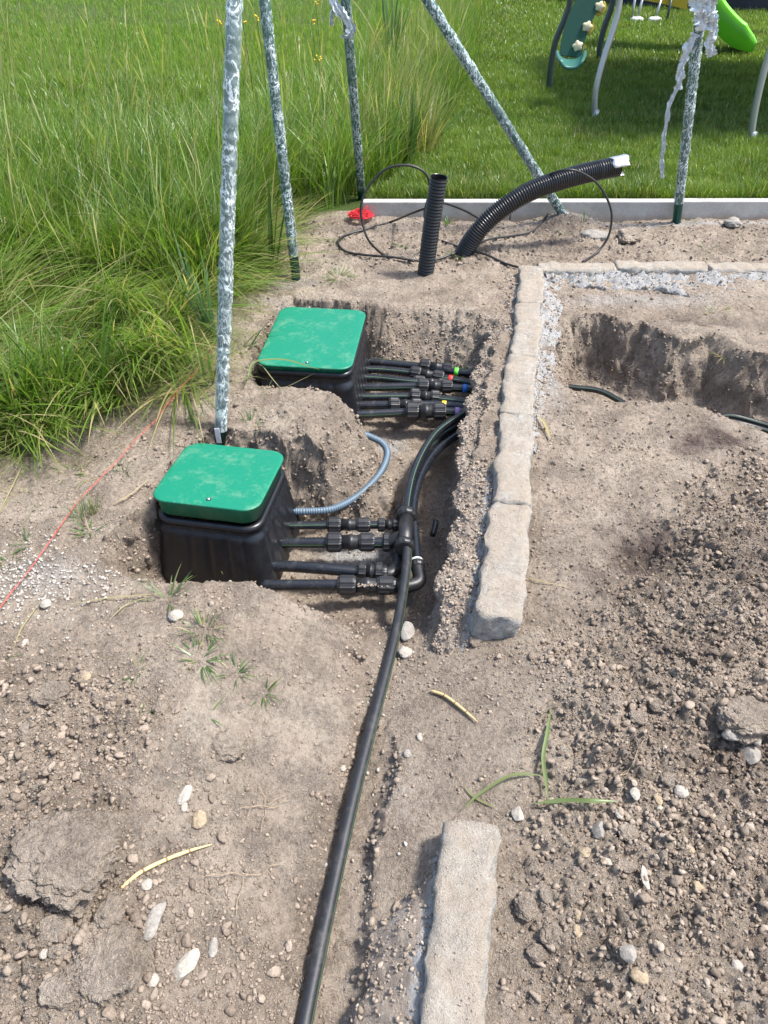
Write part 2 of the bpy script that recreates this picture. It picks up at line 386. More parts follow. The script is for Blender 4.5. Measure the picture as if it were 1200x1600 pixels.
def catmull(pts, n):
    pts = [Vector(p) for p in pts]
    if len(pts) < 3: 
        return [pts[0].lerp(pts[1], i / n) for i in range(n + 1)]
    P = [pts[0] * 2 - pts[1]] + pts + [pts[-1] * 2 - pts[-2]]
    L = [0]
    for i in range(len(pts) - 1): L.append(L[-1] + (pts[i + 1] - pts[i]).length)
    out = []
    for k in range(n + 1):
        s = L[-1] * k / n
        i = 0
        while i < len(pts) - 2 and L[i + 1] < s: i += 1
        t = (s - L[i]) / max(1e-9, L[i + 1] - L[i])
        p0, p1, p2, p3 = P[i], P[i + 1], P[i + 2], P[i + 3]
        out.append(0.5 * ((2 * p1) + (p2 - p0) * t + (2 * p0 - 5 * p1 + 4 * p2 - p3) * t * t + (3 * p1 - p0 - 3 * p2 + p3) * t ** 3))
    return out
def frames(pts):
    T = []
    for i in range(len(pts)):
        a = pts[max(0, i - 1)]; b = pts[min(len(pts) - 1, i + 1)]; T.append((b - a).normalized())
    up = Vector((0, 0, 1)) if abs(T[0].z) < 0.9 else Vector((0, -1, 0))
    N = (up - T[0] * up.dot(T[0])).normalized(); out = []
    for t in T:
        N = (N - t * N.dot(t)).normalized(); out.append((t, N, t.cross(N)))
    return out
def tube(pts, r, seg=12, caps=True, rf=None, hollow=False):
    """r: number or list; rf(i, a) optional radius multiplier"""
    fr = frames(pts); V = []; F = []
    for i, (p, (t, N, B)) in enumerate(zip(pts, fr)):
        ri = r[i] if isinstance(r, (list, tuple, np.ndarray)) else r
        for k in range(seg):
            a = 2 * math.pi * k / seg
            q = ri * (rf(i, a) if rf else 1)
            V.append(p + N * (math.cos(a) * q) + B * (math.sin(a) * q))
    for i in range(len(pts) - 1):
        for k in range(seg):
            k2 = (k + 1) % seg
            F.append((i * seg + k, i * seg + k2, (i + 1) * seg + k2, (i + 1) * seg + k))
    if caps:
        F.append(tuple(range(seg - 1, -1, -1))); b = (len(pts) - 1) * seg; F.append(tuple(range(b, b + seg)))
    return V, F
def striped(seg, n, cols, caps=True):
    mi = []
    for i in range(n - 1):
        for k in range(seg): mi.append(1 if k in cols else 0)
    if caps: mi += [0, 0]
    return mi
def lathe(p0, p1, prof, seg=32, ribs=0, rib_h=0.05):
    """prof: list of (t in metres from p0 along the axis, radius, ribbed?)"""
    p0 = Vector(p0); ax = (Vector(p1) - p0).normalized()
    up = Vector((0, 0, 1)) if abs(ax.z) < 0.9 else Vector((1, 0, 0))
    N = (up - ax * up.dot(ax)).normalized(); B = ax.cross(N); V = []; F = []
    for (t, r, rb) in prof:
        for k in range(seg):
            a = 2 * math.pi * k / seg
            q = r * (1 + (rib_h if rb and (k % (seg // ribs) == 0) else 0)) if ribs else r
            V.append(p0 + ax * t + N * math.cos(a) * q + B * math.sin(a) * q)
    for i in range(len(prof) - 1):
        for k in range(seg):
            k2 = (k + 1) % seg; F.append((i * seg + k, (i + 1) * seg + k, (i + 1) * seg + k2, i * seg + k2))
    F.append(tuple(range(seg))); b = (len(prof) - 1) * seg; F.append(tuple(range(b + seg - 1, b - 1, -1)))
    return V, [tuple(reversed(f)) for f in F]
def nut(p0, ax, L, r):
    return lathe(p0, Vector(p0) + ax, [(0, r * .72, 0), (0, r * .86, 0), (L * .12, r * .93, 1), (L * .16, r, 1), (L * .84, r, 1), (L * .9, r * .94, 1), (L, r * .9, 0), (L, r * .7, 0)], 48, 12, 0.07)
def body(p0, ax, L, r):
    return lathe(p0, Vector(p0) + ax, [(0, r, 0), (L * .42, r, 0), (L * .44, r * 1.13, 0), (L * .56, r * 1.13, 0), (L * .58, r, 0), (L, r, 0)], 32)
def boxm(x0, x1, y0, y1, z0, z1):
    V = [(x, y, z) for x in (x0, x1) for y in (y0, y1) for z in (z0, z1)]
    F = [(0, 1, 3, 2), (4, 6, 7, 5), (0, 4, 5, 1), (2, 3, 7, 6), (0, 2, 6, 4), (1, 5, 7, 3)]
    return V, F
def ico(sub_=2):
    import bmesh
    b = bmesh.new(); bmesh.ops.create_icosphere(b, subdivisions=sub_, radius=1.0)
    V = np.array([v.co[:] for v in b.verts]); F = [tuple(v.index for v in f.verts) for f in b.faces]; b.free()
    return V, F

# ================================================================ TERRAIN
HEDGE = [(778, 440), (764, 520), (744, 580), (729, 640), (717, 700), (713, 780), (706, 850), (684, 920), (690, 990), (702, 1045)]
hedge_w = np.array([at(a, b, -0.04)[:2] for a, b in HEDGE])
E_r = [(x + 0.065, y) for x, y in hedge_w[1:-1]]
E_poly = np.array(
    [tuple(p) for p in P2([(392, 600), (386, 560), (420, 486), (450, 462), (520, 466), (600, 474), (690, 480), (752, 492)])] + E_r +
    [tuple(p) for p in P2([(700, 1010), (640, 1010), (560, 995), (490, 950), (440, 925), (395, 912), (330, 904), (240, 914), (200, 906), (150, 880), (188, 822), (240, 768), (284, 700), (335, 668),
                           (392, 678), (450, 690), (500, 700), (545, 705), (575, 690), (572, 658), (522, 624), (450, 606)])])
F_poly = P2([(490, 935), (500, 1000), (478, 1100), (450, 1180), (415, 1270), (395, 1360), (385, 1450), (370, 1600), (360, 1800), (640, 1800), (640, 1600), (648, 1420), (660, 1330), (700, 1270), (745, 1200), (740, 1120), (705, 1040), (690, 950)])
R_poly = P2([(868, 520), (866, 585), (885, 606), (925, 620), (1000, 628), (1060, 634), (1120, 652), (1160, 668), (1220, 690), (1400, 740), (1400, 600), (1260, 560), (1180, 548), (1120, 520), (1060, 528), (1000, 502), (940, 492), (890, 492)])
RL_poly = P2([(-20, 1030), (150, 1045), (270, 1130), (380, 1230), (430, 1330), (440, 1500), (430, 1800), (-900, 1800), (-500, 1000)])
RR_poly = P2([(790, 1000), (880, 985), (985, 890), (1075, 770), (1140, 710), (1500, 720), (1900, 1800), (800, 1800), (800, 1300), (840, 1180), (770, 1060)])
G_poly = P2([(-400, 760), (0, 718), (60, 690), (130, 655), (220, 632), (300, 600), (325, 560), (335, 500), (385, 455), (418, 434), (436, 368), (478, 328), (530, 312)])
G_poly = np.vstack([G_poly, [(-0.1, 5.2), (-6, 5.2), (-6, 1.9)]])
# lawn / meadow border, x as a function of y
_b = [at(*q, 0.1) for q in ((560, 322), (640, 262), (700, 185), (728, 100), (738, 30))]
XB_Y = [p.y for p in _b] + [60]; XB_X = [p.x for p in _b] + [_b[-1].x + 6.5]
def xb(Y): return np.interp(Y, XB_Y, XB_X)
def blobs(X, Y, L):
    s = np.zeros_like(X)
    for (px, py, z, rx, ry, a) in L:
        c = at(px, py, z); s = np.maximum(s, a * np.exp(-(((X - c.x) / rx) ** 2 + ((Y - c.y) / ry) ** 2)))
    return s
def rough_of(X, Y):
    r = np.maximum(ss(0.5 - sdp(RL_poly, X, Y) / 0.16), ss(0.45 - sdp(RR_poly, X, Y) / 0.22))
    r = np.maximum(r, 0.55 * ss((4.5 - Y) / .2) * ss((Y - 3.75) / .15))
    return r
def stone_x(Y, side):   # left / right face of the long stone row
    (x0, y0), (x1, y1) = side
    return x0 + (Y - y0) * (x1 - x0) / (y1 - y0)
SL = ((at(742, 958, .05).x, at(742, 958, .05).y), (at(815, 412, .05).x, at(815, 412, .05).y))
SR = ((SL[0][0] + 0.128, SL[0][1]), (SL[1][0] + 0.128, SL[1][1]))
def rim(t):
    t = np.clip(t, 0, 1); return .45 * ss(t) + .55 * (1 - (1 - t) ** 2.2)
MAINP = [(636, 875, -.152), (629, 930, -.155), (618, 990, -.145), (598, 1070, -.140), (574, 1160, -.135), (549, 1260, -.130), (522, 1380, -.125), (494, 1510, -.115), (468, 1640, -.105), (440, 1800, -.10)]
CONDP = [(520, 795, -.205), (560, 774, -.205), (592, 742, -.20), (605, 712, -.185), (599, 694, -.165), (586, 686, -.155)]
def carve(z, X, Y, L, clear, slope):
    W = [at(*q) for q in L]; best = np.full(X.shape, 1e9)
    for a, b in zip(W[:-1], W[1:]):
        ex, ey = b.x - a.x, b.y - a.y; t = np.clip(((X - a.x) * ex + (Y - a.y) * ey) / (ex * ex + ey * ey), 0, 1)
        d = np.hypot(X - a.x - ex * t, Y - a.y - ey * t)
        best = np.minimum(best, a.z + (b.z - a.z) * t - clear + slope * np.maximum(0, d - .022))
    return np.minimum(z, best)
def H(X, Y):
    X = np.asarray(X, float); Y = np.asarray(Y, float)
    near = (np.abs(X) < 4) & (Y < 5.2)
    wx = X + 0.028 * fbm(X / .13, Y / .13, 3, 3) + 0.008 * fbm(X / .03, Y / .03, 7, 2)
    wy = Y + 0.028 * fbm(X / .13, Y / .13, 13, 3) + 0.008 * fbm(X / .03, Y / .03, 17, 2)
    rg = rough_of(X, Y)
    base = 0.026 * fbm(X / .45, Y / .45, 21, 3) + 0.013 * fbm(X / .13, Y / .13, 25, 3) + 0.05 * ss((Y - 4.45) / .3) * (X < 0.3)
    base = base + blobs(X, Y, [(120, 1330, 0, .16, .12, .05), (160, 1500, 0, .12, .09, .045), (330, 1000, 0, .3, .16, .035), (400, 1060, 0, .15, .15, .08), (310, 1230, 0, .17, .14, .075), (290, 1420, 0, .13, .14, .05), (1163, 1120, 0, .2, .14, .05),
                               (1130, 850, 0, .25, .3, .05), (1000, 1190, 0, .2, .1, .02), (470, 645, 0, .20, .18, .045), (885, 350, 0, .16, .12, .07)])
    base = base - blobs(X, Y, [(1000, 880, 0, .10, .09, .045), (1120, 1200, 0, .12, .07, .05), (960, 1000, 0, .2, .06, .02), (400, 1290, 0, .06, .05, .05), (1050, 720, 0, .12, .1, .03)])
    base = base + 0.06 * ss(-sdp(RR_poly, X, Y) / .35)
    z = base.copy()
    # main pit
    dE = sdp(E_poly, wx, wy)
    fl = -0.315 + 0.03 * fbm(X / .2, Y / .2, 31, 3)
    fl = fl + .07 * ss((Y - 3.0) / .25)
    fl = np.where(X > -0.36, fl + 0.17 * ss((1.72 - Y) / .34) * ss((X + .36) / .12), fl)
    wE = rim(-dE / (0.085 + .17 * ss((Y - 3.0) / .2) * ss((X + .1) / .15) + 0.05 * vn(X / .25, Y / .25, 41)))
    zE = z * (1 - wE) + fl * wE
    dF = sdp(F_poly, wx, wy)
    ff = -0.175 + 0.012 * fbm(X / .2, Y / .2, 33, 3) + 0.03 * ss((1.0 - Y) / .5)
    sideF = ss((X + .06) / .14); wF = rim(-dF / (0.12 + 0.05 * vn(X / .3, Y / .3, 42))) * (1 - sideF) + ss(-dF / .30) * sideF
    zF = z * (1 - wF) + ff * wF
    z = np.minimum(zE, zF)
    dR = sdp(R_poly, wx, wy)
    wR = rim(-dR / (0.09 + 0.10 * vn(X / .2, Y / .2, 43)))
    z = z * (1 - wR) + (-0.31 + 0.02 * fbm(X / .2, Y / .2, 35, 3)) * wR
    # slope in front of the rear stone row
    z = z + 0.022 * ss((Y - 3.30) / .3) * ss((3.95 - Y) / .2) * (X > .8)
    # lumps
    mb = blobs(X, Y, [(460, 640, 0, .20, .13, 1), (500, 690, 0, .14, .10, 1), (400, 930, 0, .3, .07, .35), (430, 1180, 0, .1, .25, .4), (1080, 560, 0, .5, .12, .5)])
    z = z + mb * (.040 * domes(X, Y, .075, 3, .6) + .012 * fbm(X / .03, Y / .03, 27, 3) - .01)
    wall = np.maximum.reduce([wE * (1 - wE), wR * (1 - wR), wF * (1 - wF) * .6 * (1 - sideF)]) * 4
    am = 0.16 + 0.84 * rg
    z = z + am * 0.020 * domes(X + .01 * fbm(X / .03, Y / .03, 61, 2), Y, .045, 1, .5) * 1.6
    z = z + (am + wall * .5) * 0.017 * domes(X, Y + .006 * fbm(X / .02, Y / .02, 62, 2), .021, 2, .6)
    z = z + (0.42 + 0.58 * rg) * 0.013 * domes(X, Y, .012, 4, .6)
    z = z + (0.013 + 0.014 * wall) * fbm(X / .07, Y / .07, 71, 3)
    z = z + (0.006 + 0.005 * rg) * fbm(X / .014, Y / .014, 75, 2)
    z = carve(z, X, Y, MAINP, .010, .4); z = carve(z, X, Y, CONDP, .012, 2.2)
    z = np.where(near, z, 0.022)
    z = np.where(Y > 4.6, 0.03, z)
    return z
def hz(x, y): return float(H(np.array([x]), np.array([y]))[0])

def axis(segs):
    out = []
    for a, b, s in segs: out += list(np.arange(a, b - 1e-9, s))
    return np.array(out + [segs[-1][1]])
xs = axis([(-160, -40, 40), (-40, -10, 10), (-10, -4, 2), (-4, -2.6, .08), (-2.6, -1.3, .011), (-1.3, 1.4, .0052), (1.4, 2.8, .011), (2.8, 4, .08), (4, 10, 2), (10, 40, 10), (40, 160, 40)])
ys = axis([(-20, -4, 4), (-4, -.6, .4), (-.6, .3, .03), (.3, 1.3, .0046), (1.3, 3.3, .0062), (3.3, 4.62, .010), (4.62, 8, .6), (8, 40, 8), (40, 240, 40)])
GX, GY = np.meshgrid(xs, ys)
fx, fy = GX.ravel(), GY.ravel()
Z = H(fx, fy)
dust = blobs(fx, fy, [(60, 900, 0, .24, .14, .55), (150, 920, 0, .12, .06, .4), (560, 860, -.3, .17, .12, 1.0), (610, 690, -.3, .10, .10, .7), (860, 600, 0, .05, .35, .6), (850, 500, 0, .06, .4, .75),
                      (840, 640, 0, .07, .2, .5), (620, 1250, -.12, .12, .16, .35), (560, 1330, -.12, .10, .2, .35), (1000, 470, 0, .6, .10, .55), (1180, 350, 0, 2.2, .05, .7), (430, 470, 0, .35, .12, .45), (160, 1080, 0, .10, .05, .3),
                      (460, 440, 0, .3, .10, .5)])
def moist_of(x, y): return blobs(x, y, [(1110, 690, 0, .18, .10, .8), (1010, 860, 0, .17, .16, .8), (960, 920, 0, .2, .12, .55), (1080, 1030, 0, .25, .12, .5), (1150, 900, 0, .3, .3, .5), (500, 740, -.2, .14, .12, .35), (640, 520, -.2, .3, .12, .3),
                       (1130, 1200, 0, .15, .1, .6), (380, 1290, 0, .09, .07, .22), (1000, 1200, 0, .3, .12, .3), (1080, 590, -.3, .4, .10, .5), (930, 560, -.2, .25, .12, .3), (100, 1400, 0, .4, .3, .33), (1100, 1480, 0, .4, .3, .25), (560, 960, -.2, .2, .05, .5)])
moist = moist_of(fx, fy)
moist = np.maximum(moist, 0.28 * ss((-.06 - Z) / .12) * ss((Z + .30) / .1))
green = ss(0.35 - sdp(G_poly, fx, fy) / .12) * (0.35 + .5 * vn(fx / .1, fy / .1, 81))
green = np.where((fy > 4.6) | (fx < -4), 1.0, green)
nx, ny = len(xs), len(ys)
Zg = Z.reshape(ny, nx); gy_, gx_ = np.gradient(Zg, ys, xs); steep = np.clip(np.hypot(gx_, gy_).ravel() - .7, 0, 2.2) / 2.2
nearm = (np.abs(fx) < 3.2) & (fy > .2) & (fy < 4.5); steep = steep * nearm
c1 = fbm((fx + fy) / .055, Z / .05, 111, 4); c2 = fbm((fx - fy) / .06 + 9, Z / .055, 115, 4); d3 = domes(fx + fy + .02 * c1, Z * 1.1 + fx - fy, .05, 1, .6)
px_ = fx + steep * (.022 * c1 + .022 * (d3 - .2)) ; py_ = fy + steep * (.022 * c2 - .022 * (d3 - .2)); pz_ = Z + steep * .018 * fbm((fx + fy) / .025, Z / .02, 119, 3)
ii = (np.arange(ny - 1)[:, None] * nx + np.arange(nx - 1)[None, :]).ravel()
loops = np.stack([ii, ii + 1, ii + nx + 1, ii + nx], 1).ravel()
me = mesh_arrays("ground", np.stack([px_, py_, pz_], 1), loops, np.arange(len(ii)) * 4, True, dict(dust=dust, moist=moist, green=green))
tag(link("ground", me, M['soil']), kind='structure')

# lawn sheet behind the concrete edging
lm, ln, lo_ = mat("lawn turf"); lp = geo_pos(ln)
lnn = noise(ln, 3, 6, .7, lp); lnn2 = noise(ln, 60, 5, .7, lp)
lc = mixc(ln, lnn.outputs[0], (0.045, 0.085, 0.014), (0.10, 0.135, 0.035)); lc = mixc(ln, 1.0, lc, ramp(ln, lnn2.outputs[0], [(.3, .6), (.7, 1.3)]).outputs[0], 'MULTIPLY')
bsdf(ln, lo_, lc, 0.95, 0, 0.1, lnn2.outputs[0], 0.02, 1.0)
yl = np.concatenate([np.arange(4.605, 20, .25), np.arange(20, 200, 10)])
V = []; F = []
for i, y in enumerate(yl):
    xl = float(xb(y)) + .05
    for k in range(24):
        x = xl + (k / 23) ** 1.5 * (10 + y * 1.2)
        V.append((x, y, 0.085 + (0.012 * float(fbm(np.array([x / .9]), np.array([y / .9]), 91, 3)[0]) if i else 0)))
    if i:
        for k in range(23): F.append(((i - 1) * 24 + k, (i - 1) * 24 + k + 1, i * 24 + k + 1, i * 24 + k))
me = bpy.data.meshes.new("lawn"); me.from_pydata(V, [], F); tag(link("lawn", me, lm), kind='structure')

# ================================================================ STONE BORDERS
def rough_block(cx, cy, ang, L, Wd, z0, z1, seed, amp=0.006, step=0.012, taper=0.0):
    """split stone: a finely divided box with chipped edges. long axis = local y"""
    nx_, ny_, nz_ = max(2, int(Wd / step)), max(2, int(L / step)), max(2, int((z1 - z0) / step))
    idx = {}; V = []; F = []
    def vid(i, j, k):
        if (i, j, k) not in idx:
            idx[(i, j, k)] = len(V); V.append(((i / nx_ - .5) * Wd, (j / ny_ - .5) * L, z0 + (z1 - z0) * k / nz_))
        return idx[(i, j, k)]
    for i in range(nx_):
        for j in range(ny_):
            F.append((vid(i, j, nz_), vid(i + 1, j, nz_), vid(i + 1, j + 1, nz_), vid(i, j + 1, nz_)))
    for j in range(ny_):
        for k in range(nz_):
            F.append((vid(0, j, k), vid(0, j, k + 1), vid(0, j + 1, k + 1), vid(0, j + 1, k)))
            F.append((vid(nx_, j, k), vid(nx_, j + 1, k), vid(nx_, j + 1, k + 1), vid(nx_, j, k + 1)))
    for i in range(nx_):
        for k in range(nz_):
            F.append((vid(i, 0, k), vid(i + 1, 0, k), vid(i + 1, 0, k + 1), vid(i, 0, k + 1)))
            F.append((vid(i, ny_, k), vid(i, ny_, k + 1), vid(i + 1, ny_, k + 1), vid(i + 1, ny_, k)))
    V = np.array(V)
    x, y, z = V[:, 0].copy(), V[:, 1].copy(), V[:, 2].copy()
    s = seed * 3.7
    # chipped edges
    ex = Wd / 2 - np.abs(x); ey = L / 2 - np.abs(y); ez = z1 - z
    chip = 0.008 + 0.018 * vn(y / .05 + s, x / .08 + s, 5) ** 2; chip2 = .003
    e1 = np.clip(1 - (ex + ez) / chip, 0, 1); e2 = np.clip(1 - (ey + ez) / chip2, 0, 1); e3 = np.clip(1 - (ex + ey) / chip, 0, 1)
    V[:, 2] -= (e1 * chip + e2 * chip2) * .35
    V[:, 0] -= np.sign(x) * (e1 + e3) * chip * .35; V[:, 1] -= np.sign(y) * (e2 + e3) * chip * .35
    n1 = fbm(y / .16 + s, z / .1 + s, 14, 3); n2 = fbm(y / .035 + s, z / .03 + x / .04, 24, 3)
    V[:, 0] += np.where(ex < .003, 1, .35) * (np.sign(x) * (n2 * amp) + n1 * amp * 1.6)
    V[:, 2] += np.where(ez < .003, 1, 0) * (fbm(x / .05 + s, y / .06 + s, 34, 4) * amp * 0.9 + fbm(x / .3 + s, y / .045 + s, 44, 2) * amp * .9)
    V[:, 1] += np.where(ey < .003, 1, 0) * fbm(x / .03 + s, z / .03, 54, 2) * amp
    c, s_ = math.cos(ang), math.sin(ang)
    X = cx + V[:, 0] * c - V[:, 1] * s_; Y = cy + V[:, 0] * s_ + V[:, 1] * c
    return np.stack([X, Y, V[:, 2]], 1), F

A = np.array(SL[0]); B_ = np.array(SL[1]); dirv = (B_ - A) / np.linalg.norm(B_ - A); Ltot = np.linalg.norm(B_ - A)
perp = np.array([dirv[1], -dirv[0]]); WS = 0.120
ang_row = math.atan2(-dirv[0], dirv[1])
cuts = [0.0, 0.50, 1.02, 1.47, 1.98, Ltot]
lab = ['nearest stone of the long split granite border, with a broken near end beside the trench', 'second stone from the near end of the long granite border row',
       'middle stone of the long granite border row, level with the far green lid', 'fourth stone from the near end of the long granite border row',
       'pale farthest stone of the long granite border row, at the corner with the rear row']
for i in range(5):
    a, b = cuts[i], cuts[i + 1]
    c = A + dirv * (a + b) / 2 + perp * (WS / 2 + [0, .004, -.003, .003, -.002][i])
    VF = rough_block(c[0], c[1], ang_row, b - a - 0.001, WS + [0.012, 0, 0.004, -.002, 0][i], -0.10, 0.05 + [-.002, .001, 0, .001, 0][i], i + 1, 0.0105)
    tag(obj("granite_border_stone", VF, M['granite']), lab[i], 'border stone', 'granite stones of the long border row')
# rear row
pl, pr = at(838, 421, .05), at(1330, 424, .05)
yr = pl.y + .055
rc = [pl.x - .0, at(966, 421, .05).x, at(1110, 421, .05).x, at(1300, 421, .05).x, 4.0]
lab = ['short split stone of the rear border row, next to the row corner', 'second split stone of the rear border row, in front of the lawn edging', 'third split stone of the rear border row, towards the right picture edge', 'outermost split stone at the right end of the rear border row']
for i in range(4):
    L = rc[i + 1] - rc[i]
    VF = rough_block((rc[i] + rc[i + 1]) / 2 + (0.01 if i == 0 else 0), yr + [.0, .003, -.003, .002][i], R(90), L - .002 - (0.02 if i == 0 else 0), .105, -0.1, 0.05 + [0, .004, -.003, 0][i], 20 + i, 0.008)
    tag(obj("rear_border_stone", VF, M['granite']), lab[i], 'border stone', 'split stones of the rear border row')
# foreground stone
q = [at(700, 1278, .03), at(652, 1600, .03), at(787, 1288, .03), at(762, 1600, .03)]
fa = (q[0] + q[2]) / 2; fb = (q[1] + q[3]) / 2; dv = (fa - fb).normalized(); fe = fb - dv * .35
FW = .120
cc = (fa + fe) / 2
FG_ANG = math.atan2(-dv.x, dv.y)
VF = rough_block(cc.x, cc.y, FG_ANG, (fa - fe).length, FW, -0.1, .03, 31, 0.011)
tag(obj("granite_border_stone", VF, M['granite']), 'single foreground border stone at the bottom of the picture with a pale broken far end', 'border stone')

# concrete haunches: lumpy strips sweeping along the stones
def strip(name, Ys, inner, outer, zin, zout, drop, label, nu=26, seed=0, under=0.055, amp=1.0, bias=None, axis_x=False, dall=0.0):
    """inner/outer: functions Y -> x; profile from stone face to the broken outer lip and down"""
    V = []; dst = []
    for Y in Ys:
        xi, xo = inner(Y), outer(Y); zi = zin(Y); zo = zout(Y); zd = drop(Y)
        for k in range(nu + 1):
            u = k / nu
            if u < .62:
                t = u / .62; x = xi + (xo - xi) * t; z = zi + (zo - zi) * t ** 1.6
            elif u < .72:
                t = (u - .62) / .10; x = xo + (xi - xo) * .02 * t; z = zo - .022 * t
            else:
                t = (u - .72) / .28; sg = 1 if xi > xo else -1
                x = xo + sg * under * math.sin(t * 2.2); z = zo - .022 + (zd - zo + .022) * t
            V.append((x, Y, z)); dst.append(max(dall, max(0, 1 - abs(x - xi) / .05) * .9))
    V = np.array(V); s = seed * 5.1
    x, y, z = V.T.copy()
    d = domes(x, y + z, .022, 1, .6) * .020 + domes(x + .3, y + z * .9, .045, 2, .5) * .018 + domes(x, y - z, .011, 3, .6) * .012
    nn = fbm(x / .05 + s, (y + z) / .06 + s, 64, 4)
    V[:, 2] += amp * (d * .9 + nn * .018 - .008) ; u = np.tile(np.arange(nu + 1) / nu, len(Ys))
    low = np.clip((u - .55) * 5, 0, 1)
    sg = np.sign(np.array([inner(Y) - outer(Y) for Y in Ys])).repeat(nu + 1)
    V[:, 0] -= sg * low * amp * (fbm(y / .09 + s, z / .08, 65, 4) * .016 + domes(y, z * 1.2 + .7, .06, 2, .6) * .011)
    V[:, 1] += low * amp * .006 * fbm(y / .02, z / .02, 66, 2)
    n = nu + 1; F = []
    flip = inner(Ys[0]) > outer(Ys[0])
    for j in range(len(Ys) - 1):
        for k in range(nu):
            f = (j * n + k, j * n + k + 1, (j + 1) * n + k + 1, (j + 1) * n + k)
            F.append(f if not flip else f[::-1])
    if axis_x: V = V[:, [1, 0, 2]]; F = [f[::-1] for f in F]
    tag(obj(name, (V, F), M['haunch'], attrs=dict(dust=dst)), label, 'concrete footing')
hy = hedge_w[:, 1][::-1]; hx = hedge_w[:, 0][::-1]
Ys = np.arange(hy[0] + .0, 3.72, .0075)
inn = lambda Y: stone_x(Y, SL) + (0.004 if Y > SL[0][1] else .004 - (SL[0][1] - Y) * .25)
out = lambda Y: float(np.interp(Y, hy, hx)) + .012 * math.sin(Y * 31) + .004 * math.sin(Y * 67 + 1)
nearf = lambda Y: float(ss(np.array((Y - hy[0]) / .28)))
strip("concrete_haunch", Ys, inn, out, lambda Y: -.10 + .105 * nearf(Y), lambda Y: -.12 + .085 * nearf(Y) + .012 * math.sin(Y * 9), lambda Y: -.17 - .17 * nearf(Y),
      'crumbling soil covered concrete footing along the trench side of the long border row', nu=44, seed=1)
inn2 = lambda Y: stone_x(Y, SL) + WS - .002
strip("concrete_haunch", np.arange(2.15, 3.66, .009), inn2, lambda Y: inn2(Y) + .05 + .05 * float(ss(np.array((Y - 2.3) / 1.0))) + .01 * math.sin(Y * 23), lambda Y: .022, lambda Y: .0, lambda Y: -.05,
      'pale gritty footing on the right side of the long border row beside the right pit', nu=26, seed=2, amp=.8, dall=.5)
strip("concrete_haunch", np.arange(rc[0] + .05, 3.6, .012), lambda X: yr - .05, lambda X: yr - .21 - .05 * math.sin(X * 5) - .03 * math.sin(X * 13), lambda X: .03, lambda X: .012, lambda X: -.06,
      'whitish lumpy concrete footing sloping down in front of the rear border row', nu=34, seed=3, amp=1.4, axis_x=True, dall=.62)
fgd = (fa - fe)
fgx = lambda Y: fe.x + (Y - fe.y) * fgd.x / fgd.y
strip("concrete_haunch", np.arange(.15, at(690, 1330, 0).y, .007), lambda Y: fgx(Y) - FW / 2 + .004, lambda Y: fgx(Y) - FW / 2 - .125 + .11 * float(ss(np.array((Y - .56) / .22))) + .008 * math.sin(Y * 40) + .006 * math.sin(Y * 93), lambda Y: .0, lambda Y: -.085, lambda Y: -.19,
      'grey sloping concrete footing on the trench side of the foreground stone', nu=36, seed=4, under=-.03, amp=.55, dall=.30)

# lawn edging slabs
ky = at(800, 315, .107).y
kx = [atY(566, 330, ky).x, atY(798, 330, ky).x, atY(1055, 330, ky).x, atY(1055, 330, ky).x + 1.0, atY(1055, 330, ky).x + 2.0]
lab = ['leftmost concrete edging slab of the lawn, behind the upright corrugated pipe', 'middle concrete edging slab behind the curved corrugated pipe', 'concrete edging slab right of the wrapped pole with the torn film', 'outermost concrete edging slab right of the picture edge']
for i in range(4):
    V, F = boxm(kx[i] + .0025, kx[i + 1] - .0025, ky, ky + .06, -.15, .105 + [.0, .002, .004, .003][i])
    o = obj("edging_slab", (V, F), M['edging'], smooth=False)
    b = o.modifiers.new("bevel", 'BEVEL'); b.width = .006; b.segments = 2
    tag(o, lab[i], 'edging slab', 'concrete edging slabs along the lawn')

# ================================================================ VALVE BOXES
def rrect(Wd, D, r, n=8):
    out = []
    for cx, cy, a0 in ((Wd / 2 - r, D / 2 - r, 0), (-Wd / 2 + r, D / 2 - r, 90), (-Wd / 2 + r, -D / 2 + r, 180), (Wd / 2 - r, -D / 2 + r, 270)):
        for k in range(n + 1):
            a = R(a0 + 90 * k / n); out.append((cx + r * math.cos(a), cy + r * math.sin(a)))
    # subdivide straight sides
    res = []
    m = len(out)
    for i in range(m):
        p, q = out[i], out[(i + 1) % m]; d = math.hypot(q[0] - p[0], q[1] - p[1]); k = max(1, int(d / .008))
        for j in range(k): res.append((p[0] + (q[0] - p[0]) * j / k, p[1] + (q[1] - p[1]) * j / k))
    return res
def loft(rings, cap_top=True, cap_bot=False):
    n = len(rings[0]); V = [v for r in rings for v in r]; F = []
    for i in range(len(rings) - 1):
        for k in range(n):
            k2 = (k + 1) % n; F.append((i * n + k, i * n + k2, (i + 1) * n + k2, (i + 1) * n + k))
    if cap_bot: F.append(tuple(range(n - 1, -1, -1)))
    if cap_top: b = (len(rings) - 1) * n; F.append(tuple(range(b, b + n)))
    return V, F
def xf(VF, M4):
    V, F = VF; return [M4 @ Vector(v) for v in V], F
def ring_at(Wd, D, r, z, n=8, dent=None):
    pts = rrect(Wd, D, min(r, Wd / 2 - .001), n); res = []
    for i, (x, y) in enumerate(pts):
        if dent:
            l = math.hypot(x, y); f = dent(i, x, y) / l; x -= x * f; y -= y * f
        res.append((x, y, z))
    return res
